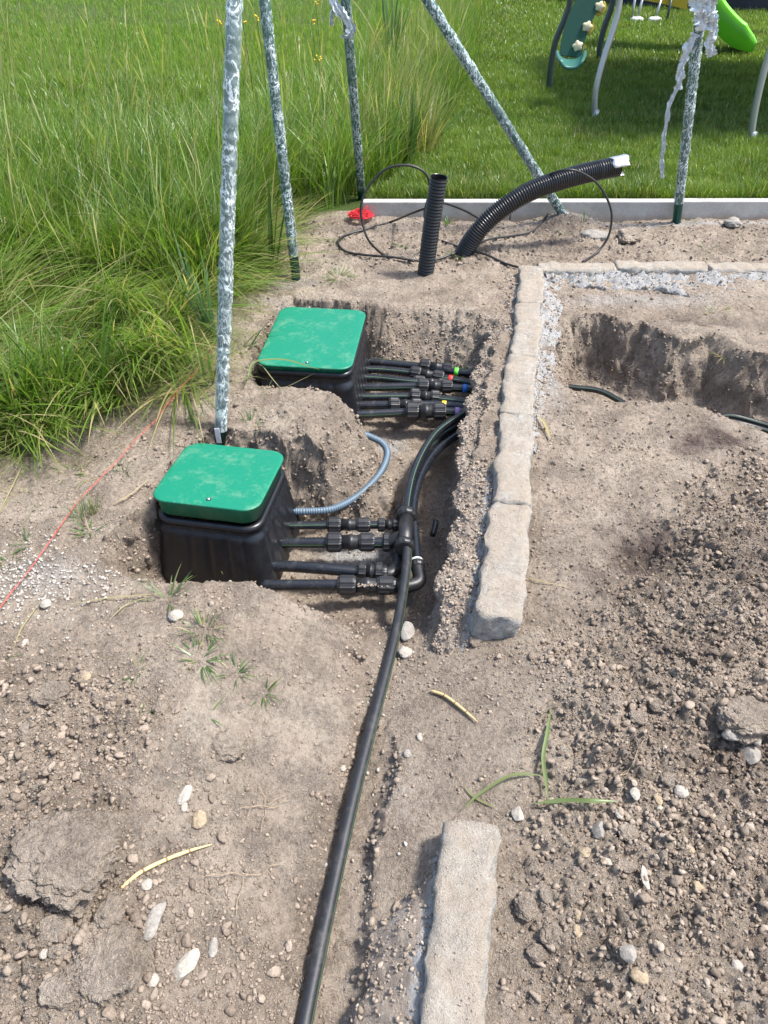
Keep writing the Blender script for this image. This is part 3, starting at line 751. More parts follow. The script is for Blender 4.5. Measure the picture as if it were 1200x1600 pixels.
def rr_fixed(Wd, D, r, z, ref, dent=None):
    """ring with the same vertex count as ref ring (scaled)"""
    W0, D0, pts = ref; res = []
    for i, (x, y) in enumerate(pts):
        X = x * Wd / W0; Y = y * D / D0
        if dent:
            if abs(abs(x) - W0 / 2) < .004: X -= math.copysign(dent(i, y, z), x)
            elif abs(abs(y) - D0 / 2) < .004: Y -= math.copysign(dent(i, x, z), y)
        res.append((X, Y, z))
    return res
def valve_box(cx, cy, ztop, yaw, W0, D0, flareW, flareD, depth, tilt_deg, lift, label):
    t = thing("valve_box", (cx, cy, ztop - depth), label, 'valve box', 'black irrigation valve boxes with green lids')
    Mx = Matrix.Translation((cx, cy, ztop)) @ Matrix.Rotation(yaw, 4, 'Z')
    r = .055; ref = (W0, D0, rrect(W0, D0, r, 8))
    z0 = -.050 - (.012 if tilt_deg > 0 else 0)
    rib = lambda i, s, z: (.0055 * max(0, math.cos(s * 2 * math.pi / .060)) ** 4 if z < -.095 else 0)
    rings = []
    prof = [(-.050, -.030), (-.050, -.006), (-.046, 0), (z0 + .002, .004), (z0 - .006, .005), (z0 - .012, .002), (-.085, -.001), (-.10, .004)]
    # (z, outward offset)
    inner = [(-.20, -.026), (-.075, -.022), (z0 + .002, -.016)]
    seq = [(z, o) for z, o in inner] + [(z0 + .006, -.012), (z0 + .006, -.002), (z0 - .002, .003), (z0 - .012, .003), (z0 - .014, -.001), (-.098, -.001), (-.104, .0085)]
    for k in range(1, 9):
        f = k / 8; seq.append((-.102 - (depth - .102) * f, .003 + None if False else .003 + f * .5 * 1.0))
    for z, o in seq:
        if o > .01:
            f = (o - .003) / .5
            Wd = W0 + .006 + flareW * f; D = D0 + .006 + flareD * f
        else:
            Wd = W0 + 2 * o - .004; D = D0 + 2 * o - .004
        rings.append(rr_fixed(Wd, D, r, z, ref, rib))
    V, F = loft(rings, cap_top=False)
    F = [tuple(reversed(f)) for f in F]
    obj("body", xf((V, F), Mx), M['box'], t)
    # lid: a shallow tray upside down
    Lm = Mx @ Matrix.Translation((0, D0 / 2, 0)) @ Matrix.Rotation(R(-tilt_deg), 4, 'X') @ Matrix.Translation((0, -D0 / 2, lift))
    r2 = []
    for z, o in ((-.062, -.012), (-.064, -.010), (-.010, -.0065), (-.0085, -.001), (-.006, .0015), (-.002, .0015), (0, -.001), (.0008, -.006), (.0012, -.03), (.0012, -.08)):
        r2.append(rr_fixed(W0 + 2 * o, D0 + 2 * o, r, z, ref))
    V, F = loft(r2, True, True)
    lid = obj("lid", xf((V, F), Lm), M['lid'], t)
    bp = Lm @ Vector((.012, -D0 / 2 + .032, .0012)); ax = (Lm.to_3x3() @ Vector((0, 0, 1))).normalized()
    obj("bolt_socket_shade", lathe(bp, bp + ax, [(0, .0085, 0), (.0012, .0085, 0), (.0014, .006, 0)], 20), M['socket_shade'], lid)  # flat dark disc on the lid, colour stands in for shade around the bolt
    obj("bolt", lathe(bp, bp + ax, [(0, .0055, 0), (.003, .0055, 0), (.0045, .004, 0)], 12, 0), M['steel'], lid)
    return t
valve_box(-.552, 1.967, .044, R(-10), .362, .350, .065, .07, .32, 3.4, .004, 'near valve box, its green lid standing open at the front over the black body')
valve_box(-.310, 2.990, .052, R(-6), .404, .535, .065, .06, .34, -.6, -.012, 'far valve box with a longer, closed green lid beside seven black pipes')

# ================================================================ PIPES
def pxyz(L): return [at(a, b, c) for a, b, c in L]
def px_stripe(l): return {0: 4, 1: 31, 2: 7, 3: 34}[sum(map(ord, l)) % 4]
def pipe_line(name, pts, r, label, cat, group, couplings=(), tape=None, n=40, stripe=(2,), mat_=None):
    """pts px list; couplings: list of (t0 px, t1 px) as world pairs"""
    W = catmull(pxyz(pts), n); t = thing(name, tuple(W[0]), label, cat, group)
    VF = tube(W, r * 1.24, 36); obj("pipe", VF, [M['pipe'], M['stripe']], t, mi=striped(36, len(W), (int(px_stripe(label)),)))
    for (p, q, big) in couplings:
        p = at(*p); q = at(*q); ax = (q - p); L = ax.length; ax.normalize()
        R1 = r * 1.95 * big; p = p - ax * L * .06; q = q + ax * L * .08; L *= 1.14
        ln_ = L * .32
        c = obj("coupling", body(p + ax * L * .2, ax, L * .62, R1 * .74), M['fitting'], t)
        obj("nut", nut(p, ax, ln_, R1), M['fitting'], c, False)
        obj("nut", nut(q, -ax, ln_, R1 * .93), M['fitting'], c, False)
    if tape:
        p, col = tape; p = at(*p)
        i = min(range(len(W)), key=lambda k: (W[k] - p).length); d = (W[min(i + 1, n)] - W[max(i - 1, 0)]).normalized()
        obj("marker_tape", lathe(W[i] - d * .010, W[i] + d * .010, [(0, r * 1.26, 0), (.001, r * 1.36, 0), (.019, r * 1.34, 0), (.020, r * 1.26, 0)], 24), M[col], t)
    return t
Zf = -.205
FAR = [
 ([(575, 565, Zf), (598, 567, Zf), (658, 573, Zf - .005), (713, 581, Zf), (775, 588, Zf)], ((659, 571, Zf), (705, 577, Zf), 1.05), ((713, 581, Zf), 'tgreen'), 'farthest of the seven pipes at the far valve box, with a bright green tape ring'),
 ([(570, 577, Zf), (598, 578, Zf), (645, 583, Zf), (705, 593, Zf), (770, 604, Zf)], ((644, 582, Zf + .005), (690, 589, Zf), 1.0), ((704, 593, Zf), 'tred'), 'second pipe from the back at the far valve box, with a red tape ring'),
 ([(565, 590, Zf), (592, 591, Zf), (650, 597, Zf), (700, 600, Zf - .02), (770, 612, Zf - .03)], ((649, 595, Zf), (697, 600, Zf - .01), .85), None, 'third pipe from the back at the far valve box, hidden behind the blue taped one'),
 ([(560, 605, Zf), (590, 605, Zf), (655, 604, Zf), (727, 607, Zf), (775, 610, Zf)], ((655, 603, Zf + .01), (703, 604, Zf + .01), 1.08), ((727, 607, Zf), 'tblue'), 'middle pipe at the far valve box, with a blue tape ring'),
 ([(556, 620, Zf), (585, 620, Zf), (643, 620, Zf), (693, 624, Zf), (770, 632, Zf)], ((643, 618, Zf + .01), (684, 621, Zf), 1.1), None, 'untaped pipe between the blue taped and yellow taped ones at the far valve box'),
 ([(552, 633, Zf), (582, 633, Zf), (612, 633, Zf), (691, 633, Zf - .005), (770, 642, Zf)], ((610, 632, Zf + .01), (655, 633, Zf), 1.05), ((691, 633, Zf), 'tyellow'), 'second nearest pipe at the far valve box, with a yellow tape ring'),
 ([(548, 648, Zf), (578, 647, Zf), (637, 644, Zf), (690, 643, Zf), (765, 645, Zf)], ((637, 643, Zf + .01), (692, 643, Zf + .01), 1.32), ((714, 643, Zf), 'tpurple'), 'nearest pipe at the far valve box, with the biggest coupling and a violet tape ring'),
]
for pts, cpl, tp, lb in FAR:
    pipe_line("outlet_pipe", pts, .0152, lb, 'pipe', 'pipes leaving the far valve box', [cpl], tp)
Zn = -.20
NEARP = [
 ([(430, 821, Zn), (470, 821, Zn), (540, 820, Zn), (590, 820, Zn), (626, 818, Zn)], [((515, 820, Zn), (574, 820, Zn), 1.15), ((592, 820, Zn), (622, 820, Zn), 1.0)], .0125, 'farthest of the four pipes at the near valve box, with a double coupling'),
 ([(425, 848, Zn), (465, 848, Zn), (540, 848, Zn), (590, 848, Zn), (628, 848, Zn)], [((514, 847, Zn + .005), (580, 847, Zn + .005), 1.15), ((600, 847, Zn), (630, 847, Zn), 1.1)], .0155, 'second pipe at the near valve box, with the biggest coupling, running into the tee'),
 ([(420, 884, Zn - .01), (455, 885, Zn - .01), (510, 889, Zn - .01), (575, 895, Zn - .02), (612, 896, Zn - .02)], [((562, 892, Zn - .01), (596, 894, Zn - .01), 1.1)], .0160, 'slightly sagging third pipe at the near valve box, ending in a large elbow'),
 ([(410, 914, Zn), (445, 914, Zn), (530, 914, Zn), (600, 915, Zn), (640, 915, Zn)], [((532, 914, Zn), (612, 915, Zn), 1.1)], .0150, 'nearest of the four pipes at the near valve box, half covered by soil crumbs'),
]
for pts, cp, r, lb in NEARP:
    pipe_line("outlet_pipe", pts, r, lb, 'pipe', 'pipes leaving the near valve box', cp, None)
# tee in the main line
tp = at(632, 852, -.15); tq = at(635, 808, -.17); ax = (tq - tp); L = ax.length; ax.normalize()
t = thing("tee_fitting", tuple(tp), 'black tee fitting joining the long main pipe and the upper pipes of the near box', 'pipe fitting')
bo = obj("body", lathe(tp - ax * .01, tq, [(0, .022, 0), (0, .026, 0), (L + .02, .026, 0), (L + .02, .022, 0)], 28), M['fitting'], t)
obj("nut", nut(tp - ax * .022, ax, .032, .034), M['fitting'], t)
obj("nut", nut(tq - ax * .012, ax, .038, .036), M['fitting'], t)
br = at(606, 848, -.195); mid = (tp + tq) / 2 - ax * .02
obj("branch", tube(catmull([br, br.lerp(mid, .5), mid], 8), .022, 20), M['fitting'], t)
# second tee below
tp2 = at(628, 880, -.22); tq2 = at(630, 800, -.215)
t = thing("tee_fitting", tuple(tp2), 'lower black fitting hidden behind the main pipe where the farthest near-box pipe turns up', 'pipe fitting')
obj("body", tube(catmull([tp2, tp2.lerp(tq2, .5), tq2], 10), .021, 20), M['fitting'], t)
ax2 = (tq2 - tp2).normalized(); obj("nut", nut(tq2 - ax2 * .01, ax2, .03, .031), M['fitting'], t)
def elbow(pts, r, label, ring=None):
    W = catmull(pxyz(pts), 24); t = thing("elbow_fitting", tuple(W[0]), label, 'pipe fitting')
    obj("bend", tube(W, r, 24), M['fitting'], t)
    a = (W[1] - W[0]).normalized(); obj("nut", nut(W[0] - a * .012, a, .030, r * 1.22), M['fitting'], t)
    b = (W[-1] - W[-2]).normalized(); obj("nut", nut(W[-1] - b * .012, b, .028, r * 1.12), M['fitting'], t)
    if ring: obj("ring", lathe(W[-1] + b * .016, W[-1] + b * .026, [(0, r * .85, 0), (0, r * .95, 0), (.008, r * .95, 0), (.008, r * .8, 0)], 20), M['white'], t)
elbow([(612, 916, Zn), (635, 916, Zn), (655, 908, Zn), (652, 884, Zn + .01)], .0225, 'black elbow fitting right of the main pipe, turning the nearest pipe backwards', True)
elbow([(598, 897, -.22), (612, 896, -.22), (622, 884, -.22), (622, 866, -.21)], .024, 'large black elbow left of the main pipe at the end of the sagging pipe')
# small stub from elbow up
def run(name, pts, r, label, cat, group=None, stripe=(4,), n=80, mats=None, seg=36, mp=None):
    P = pxyz(pts); W = catmull(P, n)
    o = obj(name, tube(W, r, seg), mats or [mp or M['pipe'], M['stripe']], None, mi=striped(seg, len(W), stripe) if not mats else None)
    return tag(o, label, cat, group)
run("main_pipe", [(634, 845, -.148), (636, 875, -.152), (629, 930, -.155), (618, 990, -.145), (598, 1070, -.140), (574, 1160, -.135), (549, 1260, -.130), (522, 1380, -.125), (494, 1510, -.115), (468, 1640, -.105), (440, 1800, -.10)],
    .0162, 'long thick black pipe with a thin green line running to the bottom picture edge', 'pipe', stripe=(7, 29), n=140, mats=None, mp=M['mainpipe'])
run("feed_pipe", [(635, 815, -.165), (637, 780, -.165), (648, 735, -.17), (668, 695, -.18), (692, 668, -.19), (745, 635, -.20)], .0170, 'leftmost pipe rising from the tee and curving under the concrete footing', 'pipe', 'pipes curving back from the tee', (2,))
run("feed_pipe", [(652, 880, -.20), (648, 830, -.195), (646, 790, -.19), (657, 745, -.20), (676, 712, -.21), (700, 690, -.22), (740, 665, -.23)], .0165, 'rightmost of the pipes curving back from the tee towards the concrete footing', 'pipe', 'pipes curving back from the tee', (30,))
run("feed_pipe", [(628, 815, -.225), (632, 785, -.225), (645, 740, -.235), (668, 705, -.24), (694, 680, -.245), (735, 655, -.25)], .0160, 'lowest pipe lying between and below the two others that curve back from the tee', 'pipe', 'pipes curving back from the tee', (2,))
run("pipe_offcut", [(676, 836, -.25), (679, 826, -.245), (681, 814, -.235)], .011, 'short loose black pipe offcut lying in the soil right of the tee', 'pipe offcut', n=8)
run("service_pipe", [(860, 600, -.24), (900, 606, -.24), (940, 612, -.24), (1000, 640, -.26), (1100, 655, -.26), (1140, 650, -.24), (1200, 665, -.25), (1300, 690, -.25)], .014, 'thick black pipe crossing the floor of the right pit', 'pipe', 'pipes in the right pit')
run("service_pipe", [(1080, 650, -.26), (1140, 658, -.24), (1200, 674, -.25), (1300, 705, -.25)], .013, 'second black pipe in front of the other one in the right pit', 'pipe', 'pipes in the right pit')
# corrugated blue-grey conduit
W = catmull(pxyz([(455, 799, -.20), (480, 799, -.20), (520, 795, -.205), (560, 774, -.205), (592, 742, -.20), (605, 712, -.185), (599, 694, -.165), (580, 683, -.15), (565, 678, -.13)]), 300)
tag(obj("corrugated_conduit", tube(W, .0135, 14, rf=lambda i, a: 1 + .10 * math.sin(i * 2 * math.pi / 4)), M['conduit']), 'thin blue grey corrugated conduit bending from the near valve box into the soil mound', 'conduit')

# ================================================================ DRAIN PIPES AND HOSES
def corr(name, pts, r, turns, label, cat, hollow_in=True, tape_=False):
    n = turns * 5; W = catmull(pts, n); t = thing(name, tuple(W[0]), label, cat)
    pr = [1.0, 1.0, .88, .86, .90]
    obj("tube", tube(W, r, 28, caps=False, rf=lambda i, a: pr[i % 5]), M['drain'], t)
    V, F = tube(W[::6] + [W[-1]], r * .86, 24, caps=False); obj("inner_wall", (V, [tuple(reversed(f)) for f in F]), M['drain'], t)
    d = (W[-1] - W[-4]).normalized()
    return t, W, d
b0 = at(664, 424, 0); b0.z = hz(b0.x, b0.y) - .05
top = atY(686, 276, b0.y - .01)
midp = b0.lerp(top, .5) + Vector((-.004, 0, 0))
corr("drain_pipe", [b0, midp, top], .044, 34, 'short upright black corrugated drain pipe with an open top, leaning slightly right', 'drain pipe')
Yc = at(722, 400, 0).y
c0 = at(718, 398, 0); c0.z = -.04
pts = [c0, atY(742, 368, Yc), atY(772, 336, Yc + .02), atY(822, 302, Yc + .06), atY(880, 280, Yc + .12), atY(935, 266, Yc + .18), atY(966, 260, Yc + .2)]
t, W, d = corr("drain_pipe", pts, .051, 80, 'long curved black corrugated drain pipe rising to the right with silver tape on its end', 'drain pipe')
fr = frames(W)[-1]
V = []; F = []
nn_ = 30
for k in range(nn_):
    for j, s in enumerate((-.045, -.02, .012, .04)):
        a = R(-150) + R(250) * k / (nn_ - 1)
        rr = .0495 + .002 * random.random() + (.004 if j == 3 else 0)
        V.append(W[-1] + d * (s + .006 * math.sin(k * .9)) + fr[1] * math.cos(a) * rr + fr[2] * math.sin(a) * rr)
for k in range(nn_ - 1):
    for j in range(3): F.append((k * 4 + j, k * 4 + j + 1, (k + 1) * 4 + j + 1, (k + 1) * 4 + j))
o = obj("silver_tape", (V, F), M['foil'], t); sm = o.modifiers.new("solid", 'SOLIDIFY'); sm.thickness = .0012
# thin black hoses
def c5(x, y): return 500 + x * .41667, 200 + y * .41667
def hose(name, L, label, n=200, r=.0062):
    pts = []
    for x, y, Y in L:
        px, py = c5(x, y)
        if Y is None:
            p = at(px, py, .012); p.z = hz(p.x, p.y) + .012; pts.append(p)
        else: pts.append(atY(px, py, Y))
    o = obj(name, tube(catmull(pts, n), r, 10), M['cable']); tag(o, label, 'hose', 'thin black hoses on the strip before the lawn')
hose("hose", [(985, 502, None), (1040, 465, 3.98), (1080, 410, 4.02), (1094, 340, 4.04), (1085, 285, 4.05), (1050, 220, 4.05), (1000, 178, 4.04), (940, 157, 4.02), (870, 170, 4.06), (800, 208, 4.15), (745, 255, 4.2), (690, 310, 4.26),
              (620, 345, 4.22), (540, 308, 4.12), (470, 283, 4.05), (430, 290, 4.0), (350, 318, 4.12), (270, 355, None), (180, 385, None), (100, 405, None), (68, 432, None), (95, 462, None), (170, 480, None), (270, 491, None), (360, 497, None), (430, 491, None), (500, 476, None),
              (570, 458, None), (640, 432, None), (720, 408, None), (800, 378, None), (852, 345, None)], 'thin black hose making the big loop around the taped end of the curved drain pipe', 420)
hose("hose", [(752, 527, None), (690, 508, None), (620, 490, None), (520, 460, None), (440, 420, None), (405, 375, 3.95), (392, 320, 3.98), (405, 262, 4.0), (412, 212, 4.0), (390, 165, 4.0), (330, 140, 4.0), (250, 153, 4.0), (185, 215, 3.98), (155, 285, 3.95), (158, 350, 3.93), (185, 425, 3.9),
              (250, 478, None), (300, 490, None), (352, 502, None)], 'thin black hose standing in an upright loop left of the upright drain pipe', 260)

# ================================================================ STRING AND TWINE
L = [(-120, 1130), (0, 962), (60, 885), (118, 805), (170, 750), (232, 687), (280, 633), (318, 590), (343, 562)]
def string(off, r, seed):
    rr_ = random.Random(seed); pts = []
    W = catmull([at(a, b, 0) for a, b in L], 60)
    for i, p in enumerate(W):
        z = hz(p.x, p.y); k = i / 60
        zz = max(z + .006, .02 + .05 * k * k)
        pts.append(Vector((p.x + off + rr_.uniform(-.003, .003) * (.4 + 2 * (.5 < k < .95)), p.y + rr_.uniform(-.003, .003) * (.4 + 2 * (.5 < k < .95)), zz + rr_.uniform(0, .006) * (k > .4))))
    return tube(catmull(pts, 240), r, 6)
tag(obj("mason_line", merge(string(0, .0009, 1), string(.002, .0006, 2)), M['string']), 'red twisted marking string stretched over the left soil to the nearest wrapped pole', 'string')
c = at(563, 338, .03); rr_ = random.Random(4); pts = []
for i in range(260):
    a = i * .83 + rr_.uniform(-.5, .5); q = .35 + .65 * abs(math.sin(i * .11)) * rr_.uniform(.7, 1)
    pts.append(c + Vector((math.cos(a) * .085 * q, math.sin(a) * .06 * q, .004 + .055 * (1.1 - q) * rr_.random() + (.03 if i % 30 == 0 else 0))))
tag(obj("twine_bundle", tube(catmull(pts, 1600), .0015, 5), M['redpile']), 'tangled heap of bright red twine at the foot of a wrapped pole', 'twine')

# ================================================================ WRAPPED POLES
def wrapped(base, topp, r, label, film='film', wrap0=.06, bulge=(1.28, 1.12), seed=0, extra=None):
    n = 220; t = thing("wrapped_pole", tuple(base), label, 'pole', 'film wrapped metal poles')
    d = (topp - base); Ltot_ = d.length; T2 = base + d * (2.35 / max(.5, d.z)) if d.z > .3 else topp
    obj("pole", tube([base - d.normalized() * .1, base.lerp(T2, .5), T2], r, 20), M['polegreen'], t)
    L = (T2 - base).length; k0 = wrap0 / L
    W = [base.lerp(T2, k0 + (1 - k0) * i / (n * 2)) for i in range(n * 2 + 1)]
    def rf(i, a):
        s = i * L / (n * 2); q = 1.0
        q += (bulge[0] - 1) * (.35 + .65 * float(vn(np.array([s / .09 + seed * 9.]), np.array([a / 1.5]), 7)[0]))
        q += .17 * float(fbm(np.array([s / .016 + seed]), np.array([math.cos(a) * 1.1 + seed + s * 3]), 8, 3)[0]) * bulge[1]
        q += .10 * float(vn(np.array([s / .05 + seed]), np.array([math.sin(a) * 1.4]), 9)[0])
        return max(1.03, q)
    f = obj("film_wrap", tube(W, r, 22, caps=False, rf=rf), M[film], t)
    return t, W
pA = at(345, 682, -.02); tA = atY(366, 0, 2.50)
t, W = wrapped(pA, tA, .0205, 'nearest and tallest looking wrapped pole between the two green lids, in loose bright film', 'filmlong', .03, (1.2, 1.1), 1)
# folded pale label strip at foot
u = (tA - pA).normalized(); lp_ = pA + Vector((-.002, -.030, .012))
V, F = boxm(lp_.x - .009, lp_.x + .009, lp_.y - .002, lp_.y, lp_.z - .02, lp_.z + .045)
obj("label_strip", (V, F), M['white'], t, False)
pB = at(463, 436, -.01); tB = atY(413, 0, 3.82)
wrapped(pB, tB, .0235, 'second wrapped pole from the left, film slipping down to show a dark green foot', 'film', .12, (1.10, 1.1), 2)
pC = at(566, 318, .0); tC = atY(540, 0, 4.5)
tC_, W = wrapped(pC, tC, .0245, 'wrapped pole rising from the red twine heap, mostly bare dark green', 'filmtight', .10, (1.06, .5), 3)
def ribbon(name, pts, wd, parent, m, seed=0, n=40, tw=1.5, ts=None):
    W = catmull(pts, n); rr = random.Random(seed); V = []; F = []
    ph = rr.random() * 6
    for i, p in enumerate(W):
        tt = (W[min(n, i + 1)] - W[max(0, i - 1)]).normalized(); sv = tt.cross(Vector((0, 1, 0))).normalized(); nv = tt.cross(sv)
        a = .5 * math.sin(i * tw / n * 6 + ph); s2 = sv * math.cos(a) + nv * math.sin(a); wi = (wd * (1 if ts is None else ts[0] + (ts[1] - ts[0]) * i / n)) * (.75 + .4 * rr.random())
        for j in range(7):
            v = j / 6 - .5
            V.append(p + s2 * wi * v + nv * (.012 * math.sin(j * 2.3 + i * .35) + rr.uniform(-.004, .004)))
    for i in range(n):
        for j in range(6): F.append((i * 7 + j, i * 7 + j + 1, (i + 1) * 7 + j + 1, (i + 1) * 7 + j))
    return obj(name, (V, F), m, parent)
ribbon("loose_film", [atY(505, -40, 4.46), atY(520, 0, 4.45), atY(536, 24, 4.44), atY(548, 42, 4.44), atY(546, 54, 4.43)], .05, tC_, M['filmwhite'], 3, 40)
ribbon("loose_film", [atY(527, 4, 4.46), atY(519, 20, 4.46), atY(518, 40, 4.46)], .02, tC_, M['filmwhite'], 5, 24)
ribbon("loose_film", [atY(552, 46, 4.43), atY(544, 56, 4.43), atY(533, 57, 4.43)], .016, tC_, M['filmwhite'], 6, 24)
pD = at(888, 349, .0); tD = atY(668, 0, 4.38)
wrapped(pD, tD, .0245, 'strongly slanting wrapped pole leaning left behind the curved drain pipe', 'film', .0, (1.12, 1.2), 4)
pE = at(1050, 343, -.01); tE = atY(1097, 0, 4.45); pE.y = 4.48
tE_, W = wrapped(pE, tE, .0245, 'rightmost wrapped pole with bunched torn film hanging from its upper part', 'film', .13, (1.14, 1.1), 5)
YE = 4.40
ribbon("loose_film", [atY(1086, -30, YE), atY(1094, 5, YE), atY(1100, 28, YE), atY(1098, 48, YE)], .10, tE_, M['filmwhite'], 8, 40, 3)
ribbon("loose_film", [atY(1104, -20, YE - .02), atY(1110, 12, YE - .02), atY(1112, 34, YE - .02)], .07, tE_, M['filmwhite'], 9, 40, 2)
ribbon("loose_film", [atY(1112, 20, YE), atY(1116, 45, YE), atY(1109, 66, YE), atY(1112, 88, YE)], .05, tE_, M['filmwhite'], 10, 40, 3)
ribbon("loose_film", [atY(1086, 52, YE), atY(1072, 82, YE), atY(1064, 110, YE), atY(1060, 140, YE)], .045, tE_, M['filmwhite'], 11, 50, 4)
ribbon("loose_film", [atY(1058, 136, YE), atY(1046, 165, YE), atY(1039, 205, YE), atY(1035, 240, YE), atY(1034, 278, YE)], .024, tE_, M['filmwhite'], 12, 60, 6)

# ================================================================ PLAY EQUIPMENT
LZ = .09
def leg(pts, r, m, t, n=40): return obj("leg", tube(catmull(pts, n), r, 16), m, t)
base = at(928, 187, LZ)
t = thing("climbing_frame", tuple(base), 'metal legged climbing frame with a green holed climbing board on the lawn', 'play equipment')
Y1 = base.y
# legs continue up to the platform
leg([base, atY(931, 140, Y1), atY(944, 90, Y1 + .02), atY(960, 40, Y1 + .04), atY(968, 0, Y1 + .05), atY(966, -60, Y1 + .05), atY(952, -230, Y1 + .05)], .024, M['galv'], t)
b2 = at(858, 142, LZ); leg([b2, atY(860, 110, b2.y), atY(868, 65, b2.y), atY(882, 30, b2.y), atY(891, 0, b2.y), atY(893, -60, b2.y), atY(890, -200, b2.y)], .026, M['galvdark'], t)
b3 = at(936, 95, LZ); leg([b3, atY(938, 70, b3.y), atY(945, 40, b3.y), atY(957, 5, b3.y), atY(962, -40, b3.y), atY(964, -120, b3.y)], .030, M['galvdark'], t)
b4 = at(1172, 222, LZ); leg([b4, atY(1180, 170, b4.y), atY(1194, 110, b4.y), atY(1212, 50, b4.y), atY(1222, -20, b4.y), atY(1214, -300, b4.y)], .024, M['galv'], t)
for b, dirp in ((base, None), (b4, None)):
    obj("foot_sleeve", lathe(b + Vector((0, 0, -.02)), b + Vector((.002, 0, .07)), [(0, .030, 0), (.09, .028, 0), (.092, .024, 0)], 16), M['galv'], t)
# climbing board in its own plane
Yb = 6.95
A0 = atY(872, 84, Yb); A1 = atY(908, 90, Yb - .03); B0 = atY(912, -20, Yb + .12); B1 = atY(957, -20, Yb + .09)
A0 = atY(874, 86, Yb); U = (A1 - A0); 
def bp_(u, v): return (A0.lerp(A1, u)).lerp(B0.lerp(B1, u), v)
nrm = (A1 - A0).cross(B0 - A0).normalized()
if nrm.y > 0: nrm = -nrm
V = []; F = []; nu, nv = 12, 30
for s in (0, 1):
    for j in range(nv + 1):
        for i in range(nu + 1):
            v = j / nv; bend = -.04 * math.sin(v * math.pi) + (0.0)
            V.append(bp_(i / nu, v) + (A1 - A0).normalized() * bend + nrm * (0.0 if s == 0 else -.03))
N1 = (nu + 1) * (nv + 1)
for j in range(nv):
    for i in range(nu):
        a = j * (nu + 1) + i; F.append((a, a + 1, a + nu + 2, a + nu + 1)); F.append((N1 + a, N1 + a + nu + 1, N1 + a + nu + 2, N1 + a + 1))
for j in range(nv):
    for i in (0, nu): a = j * (nu + 1) + i; F.append((a, a + nu + 1, N1 + a + nu + 1, N1 + a))
for i in range(nu):
    for j in (0, nv): a = j * (nu + 1) + i; F.append((a, a + 1, N1 + a + 1, N1 + a))
board = obj("climbing_board", (V, F), M['boardgreen'], t, False)
for px, py in ((936, 12), (917, 43), (902, 73)):
    p = atY(px, py, Yb + .02 + .1 * (80 - py) / 80) + nrm * .02
    V = []; 
    obj("recess", lathe(p - nrm * .012, p, [(0, .055, 0), (.004, .055, 0), (.005, .045, 0)], 24), M['yellow'], board)
    iv, if_ = ico(3)
    iv = iv.copy(); a = np.arctan2(iv[:, 2], iv[:, 0]); rad = 1 + .16 * np.cos(a * 5 + px); iv = iv * np.stack([rad, np.ones_like(rad), rad], 1) * np.array([.040, .025, .036])
    V = [p + nrm * .012 + Vector(q) for q in iv]; obj("hold", (V, if_), M['hold'], board)
# scoop at the foot of the board
sc0 = A0.lerp(A1, .5) + Vector((0, -.03, -.015))
V = []; F = []
for j in range(9):
    for i in range(17):
        u = (i / 16 - .5) * 2; v = j / 8
        x = u * .125 * (1 - .25 * v * v) ; y = -.16 * v + .02; z = -.03 * v + .05 * abs(u) ** 4 * (1 - .3 * v) - .02 * (1 - u * u)
        V.append(sc0 + Vector((x - .02 * v, y, z)))
for j in range(8):
    for i in range(16): a = j * 17 + i; F.append((a, a + 1, a + 18, a + 17))
o = obj("scoop", (V, F), M['scoop'], t); sm = o.modifiers.new("solid", 'SOLIDIFY'); sm.thickness = .02
# deck above the picture: throws the wide shade on the lawn
V, F = boxm(2.1, 6.0, 5.95, 8.5, 1.32, 1.38); obj("deck", (V, F), M['platform'], t, False)
V, F = boxm(2.7, 6.3, 6.3, 8.9, 2.45, 2.50); obj("shade_roof", (V, F), M['platform'], t, False)  # unseen roof, added to deepen the shade on the lawn
V, F = boxm(3.2, 3.26, 6.35, 8.3, 1.38, 2.45); obj("shade_side", (V, F), M['platform'], t, False)  # unseen upright panel, added to keep sky light off the shaded lawn

# lime slide
e = at(1168, 84, LZ); Ys_ = e.y
t = thing("slide", tuple(e), 'lime green plastic slide with a rounded run-out, at the back of the lawn', 'slide')
path = [atY(1172, 72, Ys_), atY(1140, 62, Ys_ + .05), atY(1112, 36, Ys_ + .12), atY(1092, 8, Ys_ + .2), atY(1060, -40, Ys_ + .35), atY(1020, -110, Ys_ + .5)]
W = catmull(path, 60); V = []; F = []
side = Vector((.18, .98, 0)).normalized(); wd = .23
prof = [(-1.08, .17), (-1.0, .20), (-.92, .18), (-.86, .03), (-.6, 0), (0, -.005), (.6, 0), (.86, .03), (.92, .18), (1.0, .20), (1.08, .17)]
for i, p in enumerate(W):
    tt = (W[min(60, i + 1)] - W[max(0, i - 1)]).normalized(); up = tt.cross(side).normalized(); up = up if up.z > 0 else -up
    hh = min(1, (i + 1) / 9); 
    for (s, h) in prof: V.append(p + side * s * wd * (0.8 + .2 * min(1, (i + 1) / 5)) + up * (h * hh ** .5))
    for (s, h) in reversed(prof): V.append(p + side * s * wd * .97 * (0.8 + .2 * min(1, (i + 1) / 5)) + up * (h * hh ** .5 * .9 - .02 if abs(s) < .95 else -.03))
K = len(prof) * 2
for i in range(60):
    for k in range(K): k2 = (k + 1) % K; F.append((i * K + k, i * K + k2, (i + 1) * K + k2, (i + 1) * K + k))
F.append(tuple(range(K)))
obj("chute", (V, F), M['lime'], t)
